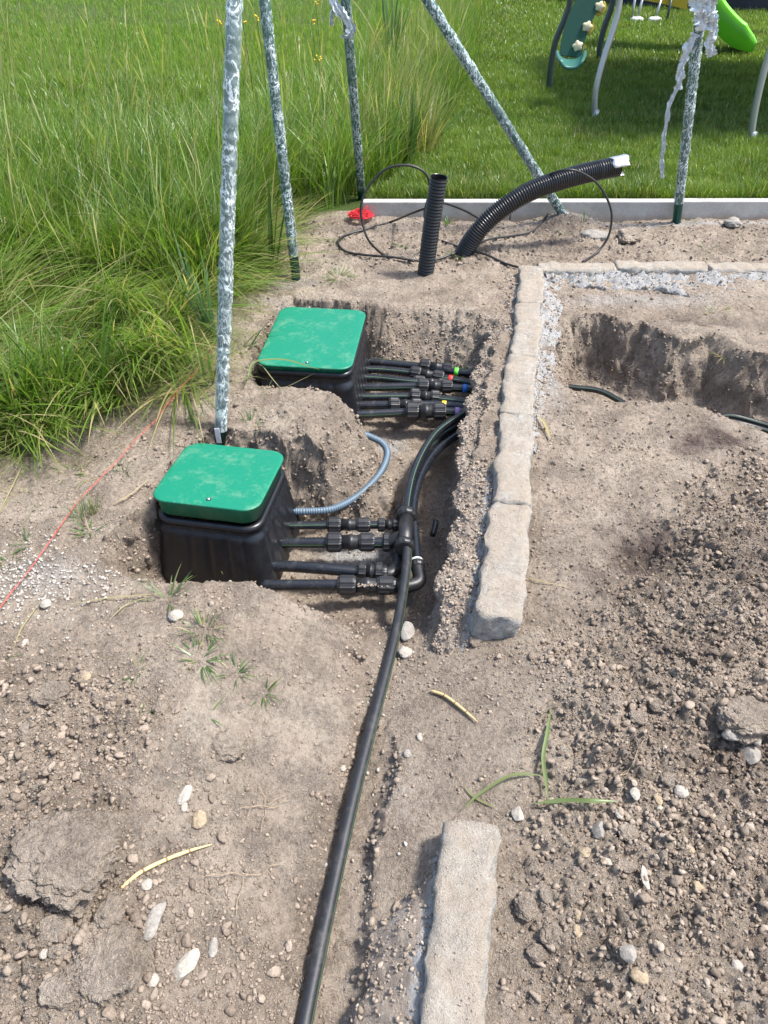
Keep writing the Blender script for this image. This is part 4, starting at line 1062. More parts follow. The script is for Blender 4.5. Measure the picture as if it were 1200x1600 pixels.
# yellow play tower panel with white feet
Yt = 11.6
c = at(1020, 18, LZ)
t = thing("play_tower", (atY(1030, 18, Yt).x, Yt, LZ), 'yellow panelled toy tower on thin legs with white feet, behind the slide', 'play equipment')
def quad_slab(pp, th):
    V = [Vector(p) for p in pp] + [Vector(p) + Vector((0, th, 0)) for p in pp]; n = len(pp)
    F = [tuple(range(n)), tuple(range(2 * n - 1, n - 1, -1))] + [(i, i + n, (i + 1) % n + n, (i + 1) % n) for i in range(n)]
    return V, F
obj("panel", quad_slab([atY(1006, -60, Yt), atY(1006, 0, Yt), atY(1040, 7, Yt), atY(1074, 15, Yt), atY(1076, -60, Yt)], .04), M['yellow'], t, False)
for (x0, y0, x1, y1) in ((1006, -10, 998, 18), (1034, -4, 1026, 19), (1050, -6, 1045, 18), (994, -14, 990, 16)):
    top_ = atY(x0, y0, Yt - .02); bt = atY(x1, y1, Yt - .1); bt.z = .12
    l = obj("leg", tube([top_, top_.lerp(bt, .5), bt], .016, 10), M['galv'] if x0 != 1050 else M['galvdark'], t)
    if x0 in (1006, 1034): obj("foot", lathe(bt + Vector((-.09, 0, -.005)), bt + Vector((.1, 0, -.005)), [(0, .02, 0), (.03, .035, 0), (.13, .035, 0), (.17, .02, 0)], 12), M['white'], l)
# dark blue pool wall behind
cx, cy, Rr = 6.0, 15.2, 2.9
t = thing("garden_pool", (cx, cy, LZ), 'dark blue sheeted round garden pool or trampoline skirt at the top right', 'garden pool')
V = []; F = []; n = 96
for k in range(n):
    a = 2 * math.pi * k / n
    for z, q in ((LZ - .02, Rr), (LZ + .25, Rr + .01 * math.sin(k * 5)), (LZ + .6, Rr + .012 * math.sin(k * 3)), (.98, Rr), (1.0, Rr - .12)): V.append((cx + q * 1.3 * math.cos(a), cy + q * math.sin(a), z))
for k in range(n):
    for j in range(4): k2 = (k + 1) % n; F.append((k * 5 + j, k2 * 5 + j, k2 * 5 + j + 1, k * 5 + j + 1))
F.append(tuple(k * 5 + 4 for k in range(n)))
obj("wall", (V, F), M['navy'], t)
for k in (60, 66, 72, 78, 84):
    a = 2 * math.pi * k / n; p = Vector((cx + (Rr + .06) * 1.3 * math.cos(a), cy + (Rr + .06) * math.sin(a), LZ))
    obj("post", tube([p, p + Vector((0, 0, .45)), p + Vector((0, 0, .95))], .02, 10), M['galv'], t)

# ================================================================ STONES AND CLODS
def in_px(x, y, z):
    v = Vector((x, y, z - CAMH)); f = v.y * cP - v.z * sP; u = v.y * sP + v.z * cP
    return 600 + FPX * v.x / f, 800 - FPX * u / f
def rock(name, px, py, wpx, hpx, m, label, cat='stone', group=None, ang=0.0, flat=.55, subd=4, ang_=False, lump=.16, sink=.35):
    p = at(px, py, 0)
    for _ in range(3): p = at(px, py, hz(p.x, p.y))
    depth = (p - Vector((0, 0, CAMH))).length
    sc = depth / FPX; sx = wpx * sc / 2; sy = hpx * sc / 2 / max(.55, math.sin(math.atan2(CAMH, p.y))) * .95; sz = min(sx, sy) * flat
    V, F = ico(6 if m is M['clod'] and wpx > 60 else 5 if m is M['clod'] and wpx > 24 else subd); V = V.copy(); rr = random.Random(int(px * 7 + py)); s = rr.random() * 50
    nrm = V.copy()
    q = 1 + lump * fbm(V[:, 0] * 1.1 + s, V[:, 1] * 1.1 + V[:, 2] * .9, 14, 3) + lump * .5 * fbm(V[:, 0] * 3 + s, V[:, 2] * 3 + V[:, 1] * 2.5, 24, 3) + lump * .25 * fbm(V[:, 0] * 9 + s, V[:, 2] * 9 + V[:, 1] * 8, 34, 2)
    V *= q[:, None]
    if m is M['clod']:
        f3 = lambda k, sd: (fbm(V[:, 0] * k + s, V[:, 1] * k + s, sd, 2) + fbm(V[:, 1] * k - s, V[:, 2] * k + s, sd + 3, 2) + fbm(V[:, 2] * k + s, V[:, 0] * k - s, sd + 6, 2)) / 1.8
        big = wpx / 40
        q = 1 + .20 * f3(1.6, 120) + .13 * f3(3.5 + big, 130) + .07 * f3(8 + 3 * big, 140) + .035 * f3(18 + 7 * big, 150)
        V *= q[:, None]; m = M['soil']; sink = .72 if wpx > 60 else .55
    if ang_:   # flat split faces
        for _ in range(9):
            d = np.array([rr.gauss(0, 1), rr.gauss(0, 1), rr.gauss(0, .9)]); d /= np.linalg.norm(d); k = rr.uniform(.55, .8)
            h = V @ d; over = np.maximum(0, h - k); V -= over[:, None] * d * .92
    V *= np.array([sx, sy, sz])
    c, s_ = math.cos(ang), math.sin(ang); X = V[:, 0] * c - V[:, 1] * s_; Y = V[:, 0] * s_ + V[:, 1] * c
    V = np.stack([X + p.x, Y + p.y, V[:, 2] + p.z + sz * (1 - sink * 1.4)], 1)
    tag(obj(name, (V, F), m), label, cat, group)
K = dict
ROCKS = [
 ("stone", 275, 964, 23, 17, 'pale', 'white round stone on the ridge in front of the near valve box', K()),
 ("soil_clod", 357, 1166, 52, 40, 'clod', 'big round clod alone on the left mound, below the grass tufts', K(cat='soil clod', lump=.22)),
 ("stone", 289, 1244, 17, 28, 'pale', 'white egg shaped stone in the middle of the left soil', K(ang=-.3)),
 ("stone", 312, 1282, 20, 26, 'yellowrock', 'tan curved stone just above the reed stick on the left', K()),
 ("stone", 288, 1262, 11, 13, 'pale', 'small white pebble just below the white egg shaped stone', K()),
 ("stone", 244, 1437, 24, 56, 'greyrock', 'long grey stone below the reed stick on the left', K(ang=-.25, ang_=True)),
 ("stone", 292, 1512, 26, 58, 'pale', 'long beige stone slanting at the bottom left, right of the white pebble', K(ang=-.55, ang_=True)),
 ("stone", 240, 1533, 14, 17, 'pale', 'small white pebble left of the long beige stone', K()),
 ("stone", 230, 1383, 15, 15, 'pale', 'small white stone under the middle of the left reed stick', K()),
 ("stone", 333, 1482, 13, 24, 'greyrock', 'small upright grey stone at the trench edge, bottom left', K()),
 ("soil_clod", 122, 1416, 29, 27, 'clod', 'round clod under the lower edge of the largest left clod', K(cat='soil clod', lump=.25)),
 ("soil_clod", 90, 1450, 40, 42, 'clod', 'angular clod at the far bottom left, left of the round one', K(cat='soil clod', lump=.25, ang_=True)),
 ("soil_clod", 172, 1426, 36, 54, 'clod', 'upright oblong clod left of the long grey stone', K(cat='soil clod', lump=.25)),
 ("soil_clod", 166, 1502, 84, 100, 'clod', 'second largest clod, rough and tall, at the bottom left', K(cat='soil clod', lump=.25, flat=.4)),
 ("soil_clod", 92, 1550, 46, 36, 'clod', 'rounded clod nearest to the bottom left corner', K(cat='soil clod', lump=.22)),
 ("soil_clod", 105, 1335, 140, 118, 'clod', 'largest flat clod of crumbling soil on the left, left of the reed stick', K(cat='soil clod', lump=.2, flat=.3)),
 ("soil_clod", 88, 1488, 22, 18, 'clod', 'little clod between the angular clod and the second largest clod', K(cat='soil clod')),
 ("stone", 69, 1491, 12, 13, 'pale', 'tiny pale pebble left of the little clod, bottom left', K()),
 ("stone", 136, 1058, 14, 13, 'yellowrock', 'orange pebble in the rough soil at the upper left', K()),
 ("stone", 40, 1004, 10, 9, 'pale', 'light pebble near the left picture edge under the gravel patch', K()),
 ("stone", 72, 945, 16, 12, 'pale', 'whitish stone at the lower edge of the white gravel patch', K()),
 ("soil_clod", 46, 1142, 28, 26, 'clod', 'roundish clod near the left picture edge', K(cat='soil clod', lump=.22)),
 ("soil_clod", 250, 1106, 22, 24, 'clod', 'clod beside the small grass tufts on the left mound', K(cat='soil clod')),
 ("soil_clod", 80, 1085, 45, 30, 'clod', 'yellowish dusted crumbly clod at the upper left', K(cat='soil clod', lump=.25)),
 ("stone", 637, 990, 25, 32, 'greyrock', 'grey brown block leaning against the main pipe', K(ang_=True)),
 ("stone", 634, 1021, 22, 18, 'pale', 'pale crumbly stone right of the main pipe, below the grey brown block', K(lump=.3)),
 ("stone", 636, 1178, 12, 12, 'greyrock', 'small round pebble in the trench floor between main pipe and reed stick', K()),
 ("stone", 656, 1152, 9, 12, 'pale', 'tiny white pebble above the round one in the trench floor', K()),
 ("stone", 536, 1201, 9, 9, 'pale', 'tiny white pebble close to the left side of the main pipe', K()),
 ("stone", 1163, 1124, 74, 58, 'clod', 'largest slab shaped lump of hard soil, flat topped, at the right picture edge', K(flat=.6)),
 ("stone", 1172, 1178, 26, 38, 'greyrock', 'angular stone just below the large slab at the right edge', K(ang_=True, ang=-.3)),
 ("stone", 1140, 1148, 28, 22, 'greyrock', 'small grey wedge tucked under the lower left of the large slab', K(ang_=True)),
 ("stone", 1180, 1155, 16, 22, 'greyrock', 'little stone between the large slab and the picture edge', K(ang_=True)),
 ("stone", 1063, 1238, 19, 19, 'pale', 'white round stone on the right heap, above the pebble field', K()),
 ("stone", 1028, 1248, 13, 32, 'yellowrock', 'long tan stone standing left of the white round stone', K(ang_=True, ang=.2)),
 ("stone", 914, 1332, 19, 16, 'yellowrock', 'ochre stone right of the foreground border stone', K(ang_=True)),
 ("stone", 949, 1343, 12, 17, 'pale', 'small white egg shaped pebble right of the ochre stone', K()),
 ("stone", 967, 1272, 12, 14, 'pale', 'small white pebble just below the end of the green reed stem', K()),
 ("stone", 808, 1274, 18, 28, 'pale', 'pale block standing at the right corner of the foreground border stone', K(ang_=True)),
 ("stone", 937, 1298, 24, 32, 'greyrock', 'grey brown oblong stone between the ochre stone and the green reed', K(ang_=True)),
 ("stone", 982, 1301, 26, 22, 'clod', 'flat brown stone right of the grey brown oblong one', K()),
 ("stone", 979, 1352, 28, 18, 'clod', 'flat brown stone below the small white egg pebble', K()),
 ("stone", 1075, 1328, 16, 13, 'yellowrock', 'small yellowish stone in the pebble field at the right', K()),
 ("stone", 1008, 1373, 11, 34, 'pale', 'thin pale splinter shaped stone in the pebble field', K(ang_=True)),
 ("stone", 992, 1242, 13, 20, 'pale', 'pale upright stone above the reed stem end', K(ang_=True)),
 ("stone", 1090, 1387, 20, 18, 'yellowrock', 'reddish ochre stone in the lower right pebble field', K(ang_=True)),
 ("soil_clod", 1025, 1104, 22, 20, 'clod', 'rounded clod in the right heap, left of the large slab', K(cat='soil clod')),
 ("soil_clod", 998, 1122, 26, 20, 'clod', 'knobbly clod in the right heap, farther from the slab', K(cat='soil clod')),
 ("soil_clod", 1084, 1175, 18, 18, 'clod', 'pale clod in the hollow left of the angular stone', K(cat='soil clod')),
 ("soil_clod", 1043, 1218, 20, 18, 'clod', 'clod above the white round stone on the right heap', K(cat='soil clod')),
 ("soil_clod", 1062, 1194, 14, 14, 'clod', 'small clod just right above the other one near the white round stone', K(cat='soil clod')),
 ("soil_clod", 823, 1418, 32, 34, 'clod', 'light clod touching the right side of the foreground border stone', K(cat='soil clod', lump=.22)),
 ("soil_clod", 863, 1464, 32, 34, 'clod', 'pale knobbly clod right of the foreground border stone, below the light one', K(cat='soil clod', lump=.25)),
 ("soil_clod", 840, 1494, 30, 26, 'clod', 'lower clod of the pair right of the foreground border stone', K(cat='soil clod', lump=.22)),
 ("soil_clod", 855, 1400, 22, 20, 'clod', 'small clod right of the light clod beside the foreground stone', K(cat='soil clod')),
 ("stone", 998, 1526, 22, 22, 'yellowrock', 'ochre grey stone near the bottom right', K()),
 ("stone", 1152, 1512, 15, 18, 'pale', 'white pebble near the bottom right corner', K()),
 ("stone", 902, 1455, 12, 16, 'yellowrock', 'small yellow pebble right of the pale knobbly clod', K()),
 ("stone", 903, 1430, 12, 14, 'yellowrock', 'small amber pebble above the yellow one', K()),
 ("stone", 980, 1490, 22, 24, 'greyrock', 'grey angular stone in the lower right soil', K(ang_=True)),
 ("soil_clod", 705, 553, 36, 40, 'clod', 'round wet clod at the right end of the far pit, behind the green taped pipe', K(cat='soil clod', flat=.9)),
 ("soil_clod", 980, 370, 30, 26, 'clod', 'lump of pale rubble in front of the lawn edging, right of the hose loop', K(cat='soil clod', lump=.3)),
 ("soil_clod", 1145, 352, 22, 14, 'greyrock', 'light rubble piece at the edging near the right edge', K(cat='rubble', lump=.3)),
 ("soil_clod", 930, 372, 40, 16, 'greyrock', 'flat rubble piece on the strip before the edging', K(cat='rubble', lump=.3)),
 ("soil_clod", 730, 975, 30, 22, 'clod', 'brown clod under the broken end of the long border row', K(cat='soil clod')),
 ("soil_clod", 744, 1003, 24, 20, 'clod', 'clod just in front of the broken end of the long border row', K(cat='soil clod', lump=.25)),
 ("soil_clod", 835, 1232, 24, 22, 'clod', 'reddish clod right of the green reed stem', K(cat='soil clod', lump=.25)),
]
for nm, px, py, w_, h_, mm, lb, kw in ROCKS: rock(nm, px, py, w_, h_, M[mm], lb, **kw)

# ---------------------------------------------------------------- scattered crumbs
def scatter(name, pts, sizes, m, sub_, label, cat, flat=(.4, .9), sink=.32, tint=None, lump=.22):
    V0, F0 = ico(sub_); F0 = np.array(F0); n = len(pts); nv = len(V0)
    g = np.random.default_rng(len(pts) + sub_)
    # a handful of shapes
    shapes = []
    for k in range(12):
        q = 1 + lump * (g.random(nv) - .5) * (1.2 if sub_ == 1 else .5)
        s = g.random() * 40
        q = q * (1 + lump * 1.6 * fbm(V0[:, 0] * 1.3 + s, V0[:, 1] * 1.3 + V0[:, 2] * 1.1, 14, 2))
        v = V0 * q[:, None]
        for _ in range(9):
            d = g.normal(size=3); d /= np.linalg.norm(d); h = v @ d; v = v - np.maximum(0, h - .55)[:, None] * d * .92
        shapes.append(v)
    shapes = np.array(shapes); idx = g.integers(0, 12, n)
    V = shapes[idx]
    sc_ = np.stack([sizes * g.uniform(.7, 1.25, n), sizes * g.uniform(.6, 1.0, n), sizes * g.uniform(flat[0], flat[1], n)], 1)
    V = V * sc_[:, None, :]
    # tilt then spin
    a = g.uniform(0, 6.28, n); b = g.uniform(-.5, .5, n)
    cb, sb = np.cos(b)[:, None], np.sin(b)[:, None]
    x = V[..., 0]; y = V[..., 1] * cb - V[..., 2] * sb; z = V[..., 1] * sb + V[..., 2] * cb
    ca, sa = np.cos(a)[:, None], np.sin(a)[:, None]
    X = x * ca - y * sa; Y = x * sa + y * ca
    P = np.stack([X + pts[:, 0:1], Y + pts[:, 1:2], z + (pts[:, 2] + sizes * (.6 - sink))[:, None]], 2).reshape(-1, 3)
    F = (F0[None] + (np.arange(n) * nv)[:, None, None]).reshape(-1)
    tint = np.clip(.25 + .52 * g.random(n) ** 1.15 - .5 * moist_of(pts[:, 0], pts[:, 1]), 0, 1) if tint is None else tint
    me = mesh_arrays(name, P, F, np.arange(n * len(F0)) * 3, False, dict(tint=np.repeat(tint, nv)))
    return tag(link(name, me, m), label, cat, None, 'stuff')
STONES_AVOID = [(SL, SR)]
def free(x, y):
    """false on top of the border stones, inside the boxes"""
    bad = (x > stone_x(y, SL) - .01) & (x < stone_x(y, SR) + .01) & (y > 1.36) & (y < 3.85)
    bad |= (x > fgx(y) - .06) & (x < fgx(y) + .065) & (y < .80)
    bad |= (y > yr - .06) & (y < yr + .06) & (x > pl.x)
    for cx, cy, hw, hd in ((-.552, 1.962, .22, .22), (-.300, 2.965, .23, .29)):
        bad |= (np.abs(x - cx) < hw) & (np.abs(y - cy) < hd)
    return ~bad
def sample(n, x0, x1, y0, y1, dens, g):
    x = g.uniform(x0, x1, n); y = y0 + (y1 - y0) * g.random(n)
    k = g.random(n) < dens(x, y)
    k &= free(x, y); return x[k], y[k]
g = np.random.default_rng(5)
def dn_base(x, y): 
    r = rough_of(x, y); cl = ss((fbm(x / .16, y / .16, 95, 3) + .35) / .8)
    return np.clip(r * (.38 + .62 * cl) + .14 * cl ** 2, 0, 1)
def place(x, y): return np.stack([x, y, H(x, y)], 1)
# crumbs of three sizes
x, y = sample(10000, -1.6, 1.9, .33, 2.6, lambda x, y: dn_base(x, y) ** 1.3 * .8, g)
scatter("soil_crumbs", place(x, y), .0065 + .011 * g.random(len(x)) ** 2.2, M['crumb'], 2, 'coarse brown soil crumbs strewn over the rough soil', 'soil crumbs', lump=.38)
x, y = sample(80000, -1.5, 1.7, .33, 2.4, lambda x, y: .03 + dn_base(x, y) * .85, g)
scatter("soil_crumbs", place(x, y), .0026 + .0052 * g.random(len(x)) ** 1.8, M['crumb'], 1, 'fine brown soil crumbs strewn over the rough soil', 'soil crumbs')
x, y = sample(70000, -1.3, 1.3, .33, 1.9, lambda x, y: .12 + .75 * dn_base(x, y), g)
scatter("soil_grit", place(x, y), .0014 + .0020 * g.random(len(x)), M['crumb'], 1, 'fine sandy grit all over the dug soil', 'soil grit', sink=.1)
x, y = sample(22000, -2.6, 2.8, 1.9, 4.52, lambda x, y: .10 + .55 * dn_base(x, y) + .5 * (y > 3.75) , g)
scatter("soil_crumbs", place(x, y), .0035 + .010 * g.random(len(x)) ** 3, M['crumb'], 1, 'scattered soil crumbs around the far pits and before the lawn edging', 'soil crumbs')
x, y = sample(26000, -1.3, 1.0, 1.2, 3.4, lambda x, y: .3 + .3 * (H(x, y) < -.1), g)
scatter("soil_crumbs", place(x, y), .0024 + .006 * g.random(len(x)) ** 2.5, M['crumb'], 1, 'small loose crumbs in and around the valve box pits', 'soil crumbs')
cand = np.flatnonzero((steep > .12) & (fy > .4) & (fy < 3.9)); cand = g.choice(cand, min(len(cand), 16000), replace=False)
hv = [o for o in COL.objects if o.name.startswith("concrete_haunch")]
hp = []
for o in hv:
    a = np.empty(len(o.data.vertices) * 3, dtype=np.float32); o.data.vertices.foreach_get('co', a); a = a.reshape(-1, 3) + np.array(o.location); hp.append(a[g.random(len(a)) < (.62 if o is hv[0] else .4)])
hp = np.concatenate(hp); hp = hp[(hp[:, 2] > -.13)] + g.normal(0, .002, (len(hp[(hp[:, 2] > -.13)]), 3))
scatter("footing_crumbs", hp, .0022 + .0075 * g.random(len(hp)) ** 2.6, M['crumb'], 1, 'crumbs and grit stuck to the concrete footings', 'soil crumbs', tint=.3 + .7 * g.random(len(hp)) ** 1.4, lump=.3)
scatter("soil_crumbs", np.stack([px_[cand], py_[cand], pz_[cand] - .002], 1), .003 + .010 * g.random(len(cand)) ** 2.4, M['crumb'], 1, 'crumbs and small lumps sticking out of the cut pit walls', 'soil crumbs', lump=.3)
# pale gravel
def gdens(x, y):
    return blobs(x, y, [(40, 905, 0, .24, .16, 1), (130, 925, 0, .16, .06, .6), (550, 862, -.31, .17, .10, 1.0), (610, 695, -.31, .10, .08, .7), (862, 600, 0, .035, .35, .7), (852, 500, 0, .05, .35, .7), (160, 880, 0, .08, .05, .8),
                        (440, 460, 0, .3, .07, .35), (620, 1260, -.12, .10, .12, .35), (570, 1360, -.12, .08, .15, .35), (580, 1120, -.14, .05, .1, .3), (1000, 455, 0, .9, .07, .5), (1100, 350, 0, 2, .04, .8), (630, 1010, -.15, .06, .05, .5)])
x, y = sample(34000, -1.5, 2.6, .6, 4.5, lambda x, y: gdens(x, y) * (.25 + .75 * ss(.5 + 1.6 * fbm(x / .07, y / .07, 99, 3))), g)
scatter("pale_gravel", place(x, y), .0028 + .0058 * g.random(len(x)) ** 2, M['gravel'], 1, 'pale crushed gravel on the pit floor and the left ground', 'gravel')
x, y = sample(2200, -1.2, -.6, 1.35, 1.9, lambda x, y: blobs(x, y, [(40, 910, 0, .2, .13, 1), (150, 895, 0, .1, .05, .8)]), g)
scatter("pale_gravel", place(x, y), .0034 + .0050 * g.random(len(x)), M['gravel'], 1, 'patch of white gravel beside the red string at the left edge', 'gravel')
# pebble field bottom right
x, y = sample(2300, .42, 1.4, .35, 1.0, lambda x, y: blobs(x, y, [(1000, 1300, 0, .16, .12, 1), (1060, 1400, 0, .3, .16, .9), (950, 1560, 0, .3, .15, .5), (820, 1240, 0, .07, .06, .8), (870, 1440, 0, .1, .12, .4)]), g)
scatter("pebbles", place(x, y), .0040 + .0065 * g.random(len(x)) ** 1.6, M['crumb'], 2, 'field of small rounded pebbles at the lower right', 'pebbles', sink=.1, tint=.3 + .65 * g.random(len(x)) ** 1.6, lump=.3)
# crumbs lying on the border stones, the haunch and the near pipes
n = 900; v = g.random(n); Yv = 1.38 + 2.4 * v; Xv = stone_x(Yv, SL) + .126 * g.random(n)
scatter("stone_dust_crumbs", np.stack([Xv, Yv, np.full(n, .052)], 1), .0010 + .0022 * g.random(n) ** 2, M['crumb'], 1, 'sand grains and crumbs lying on the long border row', 'soil crumbs', tint=.6 + .4 * g.random(n))
n = 260; Yv = .40 + .40 * g.random(n); Xv = fgx(Yv) - .05 + .1 * g.random(n)
scatter("stone_dust_crumbs", np.stack([Xv, Yv, np.full(n, .0305)], 1), .0009 + .0020 * g.random(n) ** 2, M['crumb'], 1, 'sand grains and crumbs lying on the foreground border stone', 'soil crumbs', tint=.6 + .4 * g.random(n))
q0 = at(600, 912, -.18); n = 130
scatter("pipe_crumbs", np.stack([q0.x - .03 + .09 * (g.random(n) - .5) * 1.3, q0.y + .025 * (g.random(n) - .5), np.full(n, -.182)], 1), .002 + .004 * g.random(n), M['crumb'], 1, 'crumbs of soil lying on the nearest coupling', 'soil crumbs')

# ================================================================ GRASS
def blades(root, L, az, th0, th1, wd, seg=4, power=1.0, twist=None, head=0.0):
    """vectorised blades; az: lean direction, th0: angle off vertical at root, th1: extra bend to the tip"""
    n = len(root); s = np.linspace(0, 1, seg + 1)
    th = th0[:, None] + th1[:, None] * s[None, :] ** power
    ds = (L / seg)[:, None]
    thm = (th[:, 1:] + th[:, :-1]) / 2
    hx_ = np.concatenate([np.zeros((n, 1)), np.cumsum(np.sin(thm) * ds, 1)], 1)
    hz_ = np.concatenate([np.zeros((n, 1)), np.cumsum(np.cos(thm) * ds, 1)], 1)
    cx_, cy_ = np.cos(az)[:, None], np.sin(az)[:, None]
    P = np.stack([root[:, 0:1] + hx_ * cx_, root[:, 1:2] + hx_ * cy_, root[:, 2:3] + hz_], 2)
    ta = az + np.pi / 2 + (twist if twist is not None else 0)
    side = np.stack([np.cos(ta), np.sin(ta), np.zeros(n)], 1)[:, None, :]
    if head: prof = np.array([1.0] * (seg + 1)); prof[-3:] = [1.0, head, .2]
    else: prof = np.minimum(1, 1.15 * (1 - s ** 2.2) + .04) * np.minimum(1, .6 + s * 2)
    w2 = (wd[:, None] * prof[None, :] / 2)[:, :, None]
    A_ = P + side * w2; B2 = P - side * w2
    V = np.stack([A_, B2], 2).reshape(n, -1, 3)     # per blade: (seg+1)*2
    nv = (seg + 1) * 2; k = np.arange(seg)
    q = np.stack([2 * k, 2 * k + 1, 2 * k + 3, 2 * k + 2], 1)
    F = (q[None] + (np.arange(n) * nv)[:, None, None]).reshape(-1)
    return V.reshape(-1, 3), F, nv, n * seg
class Bag:
    def __init__(s): s.V = []; s.F = []; s.t = []; s.d = []; s.n = 0; s.q = 0
    def add(s, out, tint, dry):
        V, F, nv, nq = out
        s.V.append(V); s.F.append(F + s.n); s.t.append(np.repeat(tint, nv)); s.d.append(np.repeat(dry, nv)); s.n += len(V); s.q += nq
    def build(s, name, m):
        me = mesh_arrays(name, np.concatenate(s.V), np.concatenate(s.F), np.arange(s.q) * 4, True, dict(tint=np.concatenate(s.t), dry=np.concatenate(s.d)))
        return link(name, me, m)
g = np.random.default_rng(23)
U = g.uniform
def mead_h(x, y):    # height of the meadow ground
    return np.where(y > 4.6, .03, H(x, y))
def inside_meadow(x, y, marg=0.0):
    a = (y <= 4.7) & (sdp(G_poly, x, y) < marg)
    b = (y > 4.7) & (x < xb(y) + marg)
    return a | b
def clumps(n, x0, x1, y0, y1, per, spread, f, seg, bag, marg=0.0):
    cx_ = U(x0, x1, n); cy_ = U(y0, y1, n); k = inside_meadow(cx_, cy_, marg); cx_, cy_ = cx_[k], cy_[k]; m = len(cx_)
    id_ = np.repeat(np.arange(m), per); N = len(id_)
    rr = spread * np.sqrt(g.random(N)); aa = U(0, 6.283, N)
    x = cx_[id_] + rr * np.cos(aa); y = cy_[id_] + rr * np.sin(aa)
    z = mead_h(x, y) - .01
    f(bag, np.stack([x, y, z], 1), id_, m, aa, rr / spread, seg)
tall = Bag()
# lodged grass: swirling mats lying over the soil edge
def swirl(x, y): return -.5 + 2.6 * fbm(x / .55, y / .55, 131, 2)
def f_lodged(bag, root, id_, m, aa, rr, seg):
    N = len(root)
    caz = swirl(root[:, 0], root[:, 1]) + (U(-.35, .35, m))[id_]; az = caz + g.normal(0, .22, N)
    L = (U(.22, .60, m))[id_] * U(.35, 1.2, N)
    th0 = (U(.35, 1.15, m))[id_] + U(-.2, .2, N); th1 = U(.5, 1.3, N)
    ct = U(.1, 1, m)[id_]; dry = np.clip((U(0, 1, N) < .16) * .9 + np.maximum(0, g.normal(.05, .1, N)), 0, 1)
    root = root + np.array([0, 0, 1]) * (U(0, .05, m)[id_])[:, None]
    bag.add(blades(root, L, az, th0, np.clip(1.66 - th0, .1, th1), U(.0032, .0085, N), seg, .7, U(-.6, .6, N)), np.clip(ct + g.normal(0, .25, N), 0, 1), dry)
clumps(470, -2.6, 0.0, 1.9, 4.0, 40, .075, f_lodged, 7, tall, -.08)
clumps(70, -2.0, 0.1, 1.9, 4.5, 20, .05, f_lodged, 7, tall, .06)
def f_flat(bag, root, id_, m, aa, rr, seg):
    N = len(root)
    az = (U(-1.4, .9, m))[id_] + g.normal(0, .55, N)
    L = U(.12, .34, N); th0 = U(.9, 1.4, N)
    dry = np.clip(g.normal(.35, .4, N), 0, 1)
    root = root + np.array([0, 0, 1]) * U(.005, .07, N)[:, None]
    bag.add(blades(root, L, az, th0, U(.05, .35, N), U(.0018, .004, N), seg, 1, U(-.8, .8, N)), U(0, 1, N), dry)
clumps(900, -2.4, .1, 1.95, 4.6, 26, .10, f_flat, 3, tall, .03)
def f_mid(bag, root, id_, m, aa, rr, seg):
    N = len(root)
    caz = U(-1.6, 1.6, m)[id_]; az = np.where(g.random(N) < .55, caz + g.normal(0, .5, N), aa)
    L = U(.32, .60, m)[id_] * U(.55, 1.15, N) * np.clip(1.15 - np.maximum(0, root[:, 1] - 4.2) / 3.2 * np.clip((xb(root[:, 1]) - root[:, 0] - .5) / 1.5, 0, 1), .36, 1)
    bag.add(blades(root, L, az, U(.02, .30, N), U(.35, 1.5, N), U(.0032, .0078, N), seg, 1.3, U(-.7, .7, N)), np.clip(U(.0, .9, m)[id_] + g.normal(0, .2, N), 0, 1), np.clip((U(0, 1, N) < .07) * .8 + g.normal(.0, .08, N), 0, 1))
clumps(1000, -3.6, .35, 3.55, 5.2, 42, .085, f_mid, 5, tall, -.17)
clumps(14, -1.45, -1.1, 2.2, 2.5, 40, .05, f_mid, 6, tall, -.02)
clumps(2300, -5.6, 1.0, 5.0, 8.0, 26, .11, f_mid, 4, tall, -.05)
def f_up(bag, root, id_, m, aa, rr, seg):    # fine upright meadow grass
    N = len(root)
    tallness = np.clip(1.0 - (xb(root[:, 1]) - root[:, 0] - .4) / 1.6, .2, 1.0)
    L = U(.26, .5, m)[id_] * U(.6, 1.2, N) * tallness
    sc = np.clip(root[:, 1] / 7, 1, 4)
    bag.add(blades(root, L, U(0, 6.283, N), U(0, .22, N), U(.1, .9, N), U(.0035, .0062, N) * sc, seg, 1.5, U(-1, 1, N)), np.clip(U(.1, 1, m)[id_] * .6 + .3 + .25 * (1 - tallness) + g.normal(0, .25, N), 0, 1), np.clip((U(0, 1, N) < .05) * .7 + g.normal(0, .07, N), 0, 1))
clumps(5200, -7.5, 1.8, 7.0, 11.5, 20, .15, f_up, 3, tall, 0)
clumps(6500, -13, 4, 11, 22, 16, .28, f_up, 2, tall, 0)
clumps(2200, -24, 7, 21, 45, 14, .6, f_up, 2, tall, 0)
tag(tall.build("meadow_grass", M['grass']), 'long green meadow grass, leaning and lodged over the edge of the dug soil', 'grass', None, 'stuff')
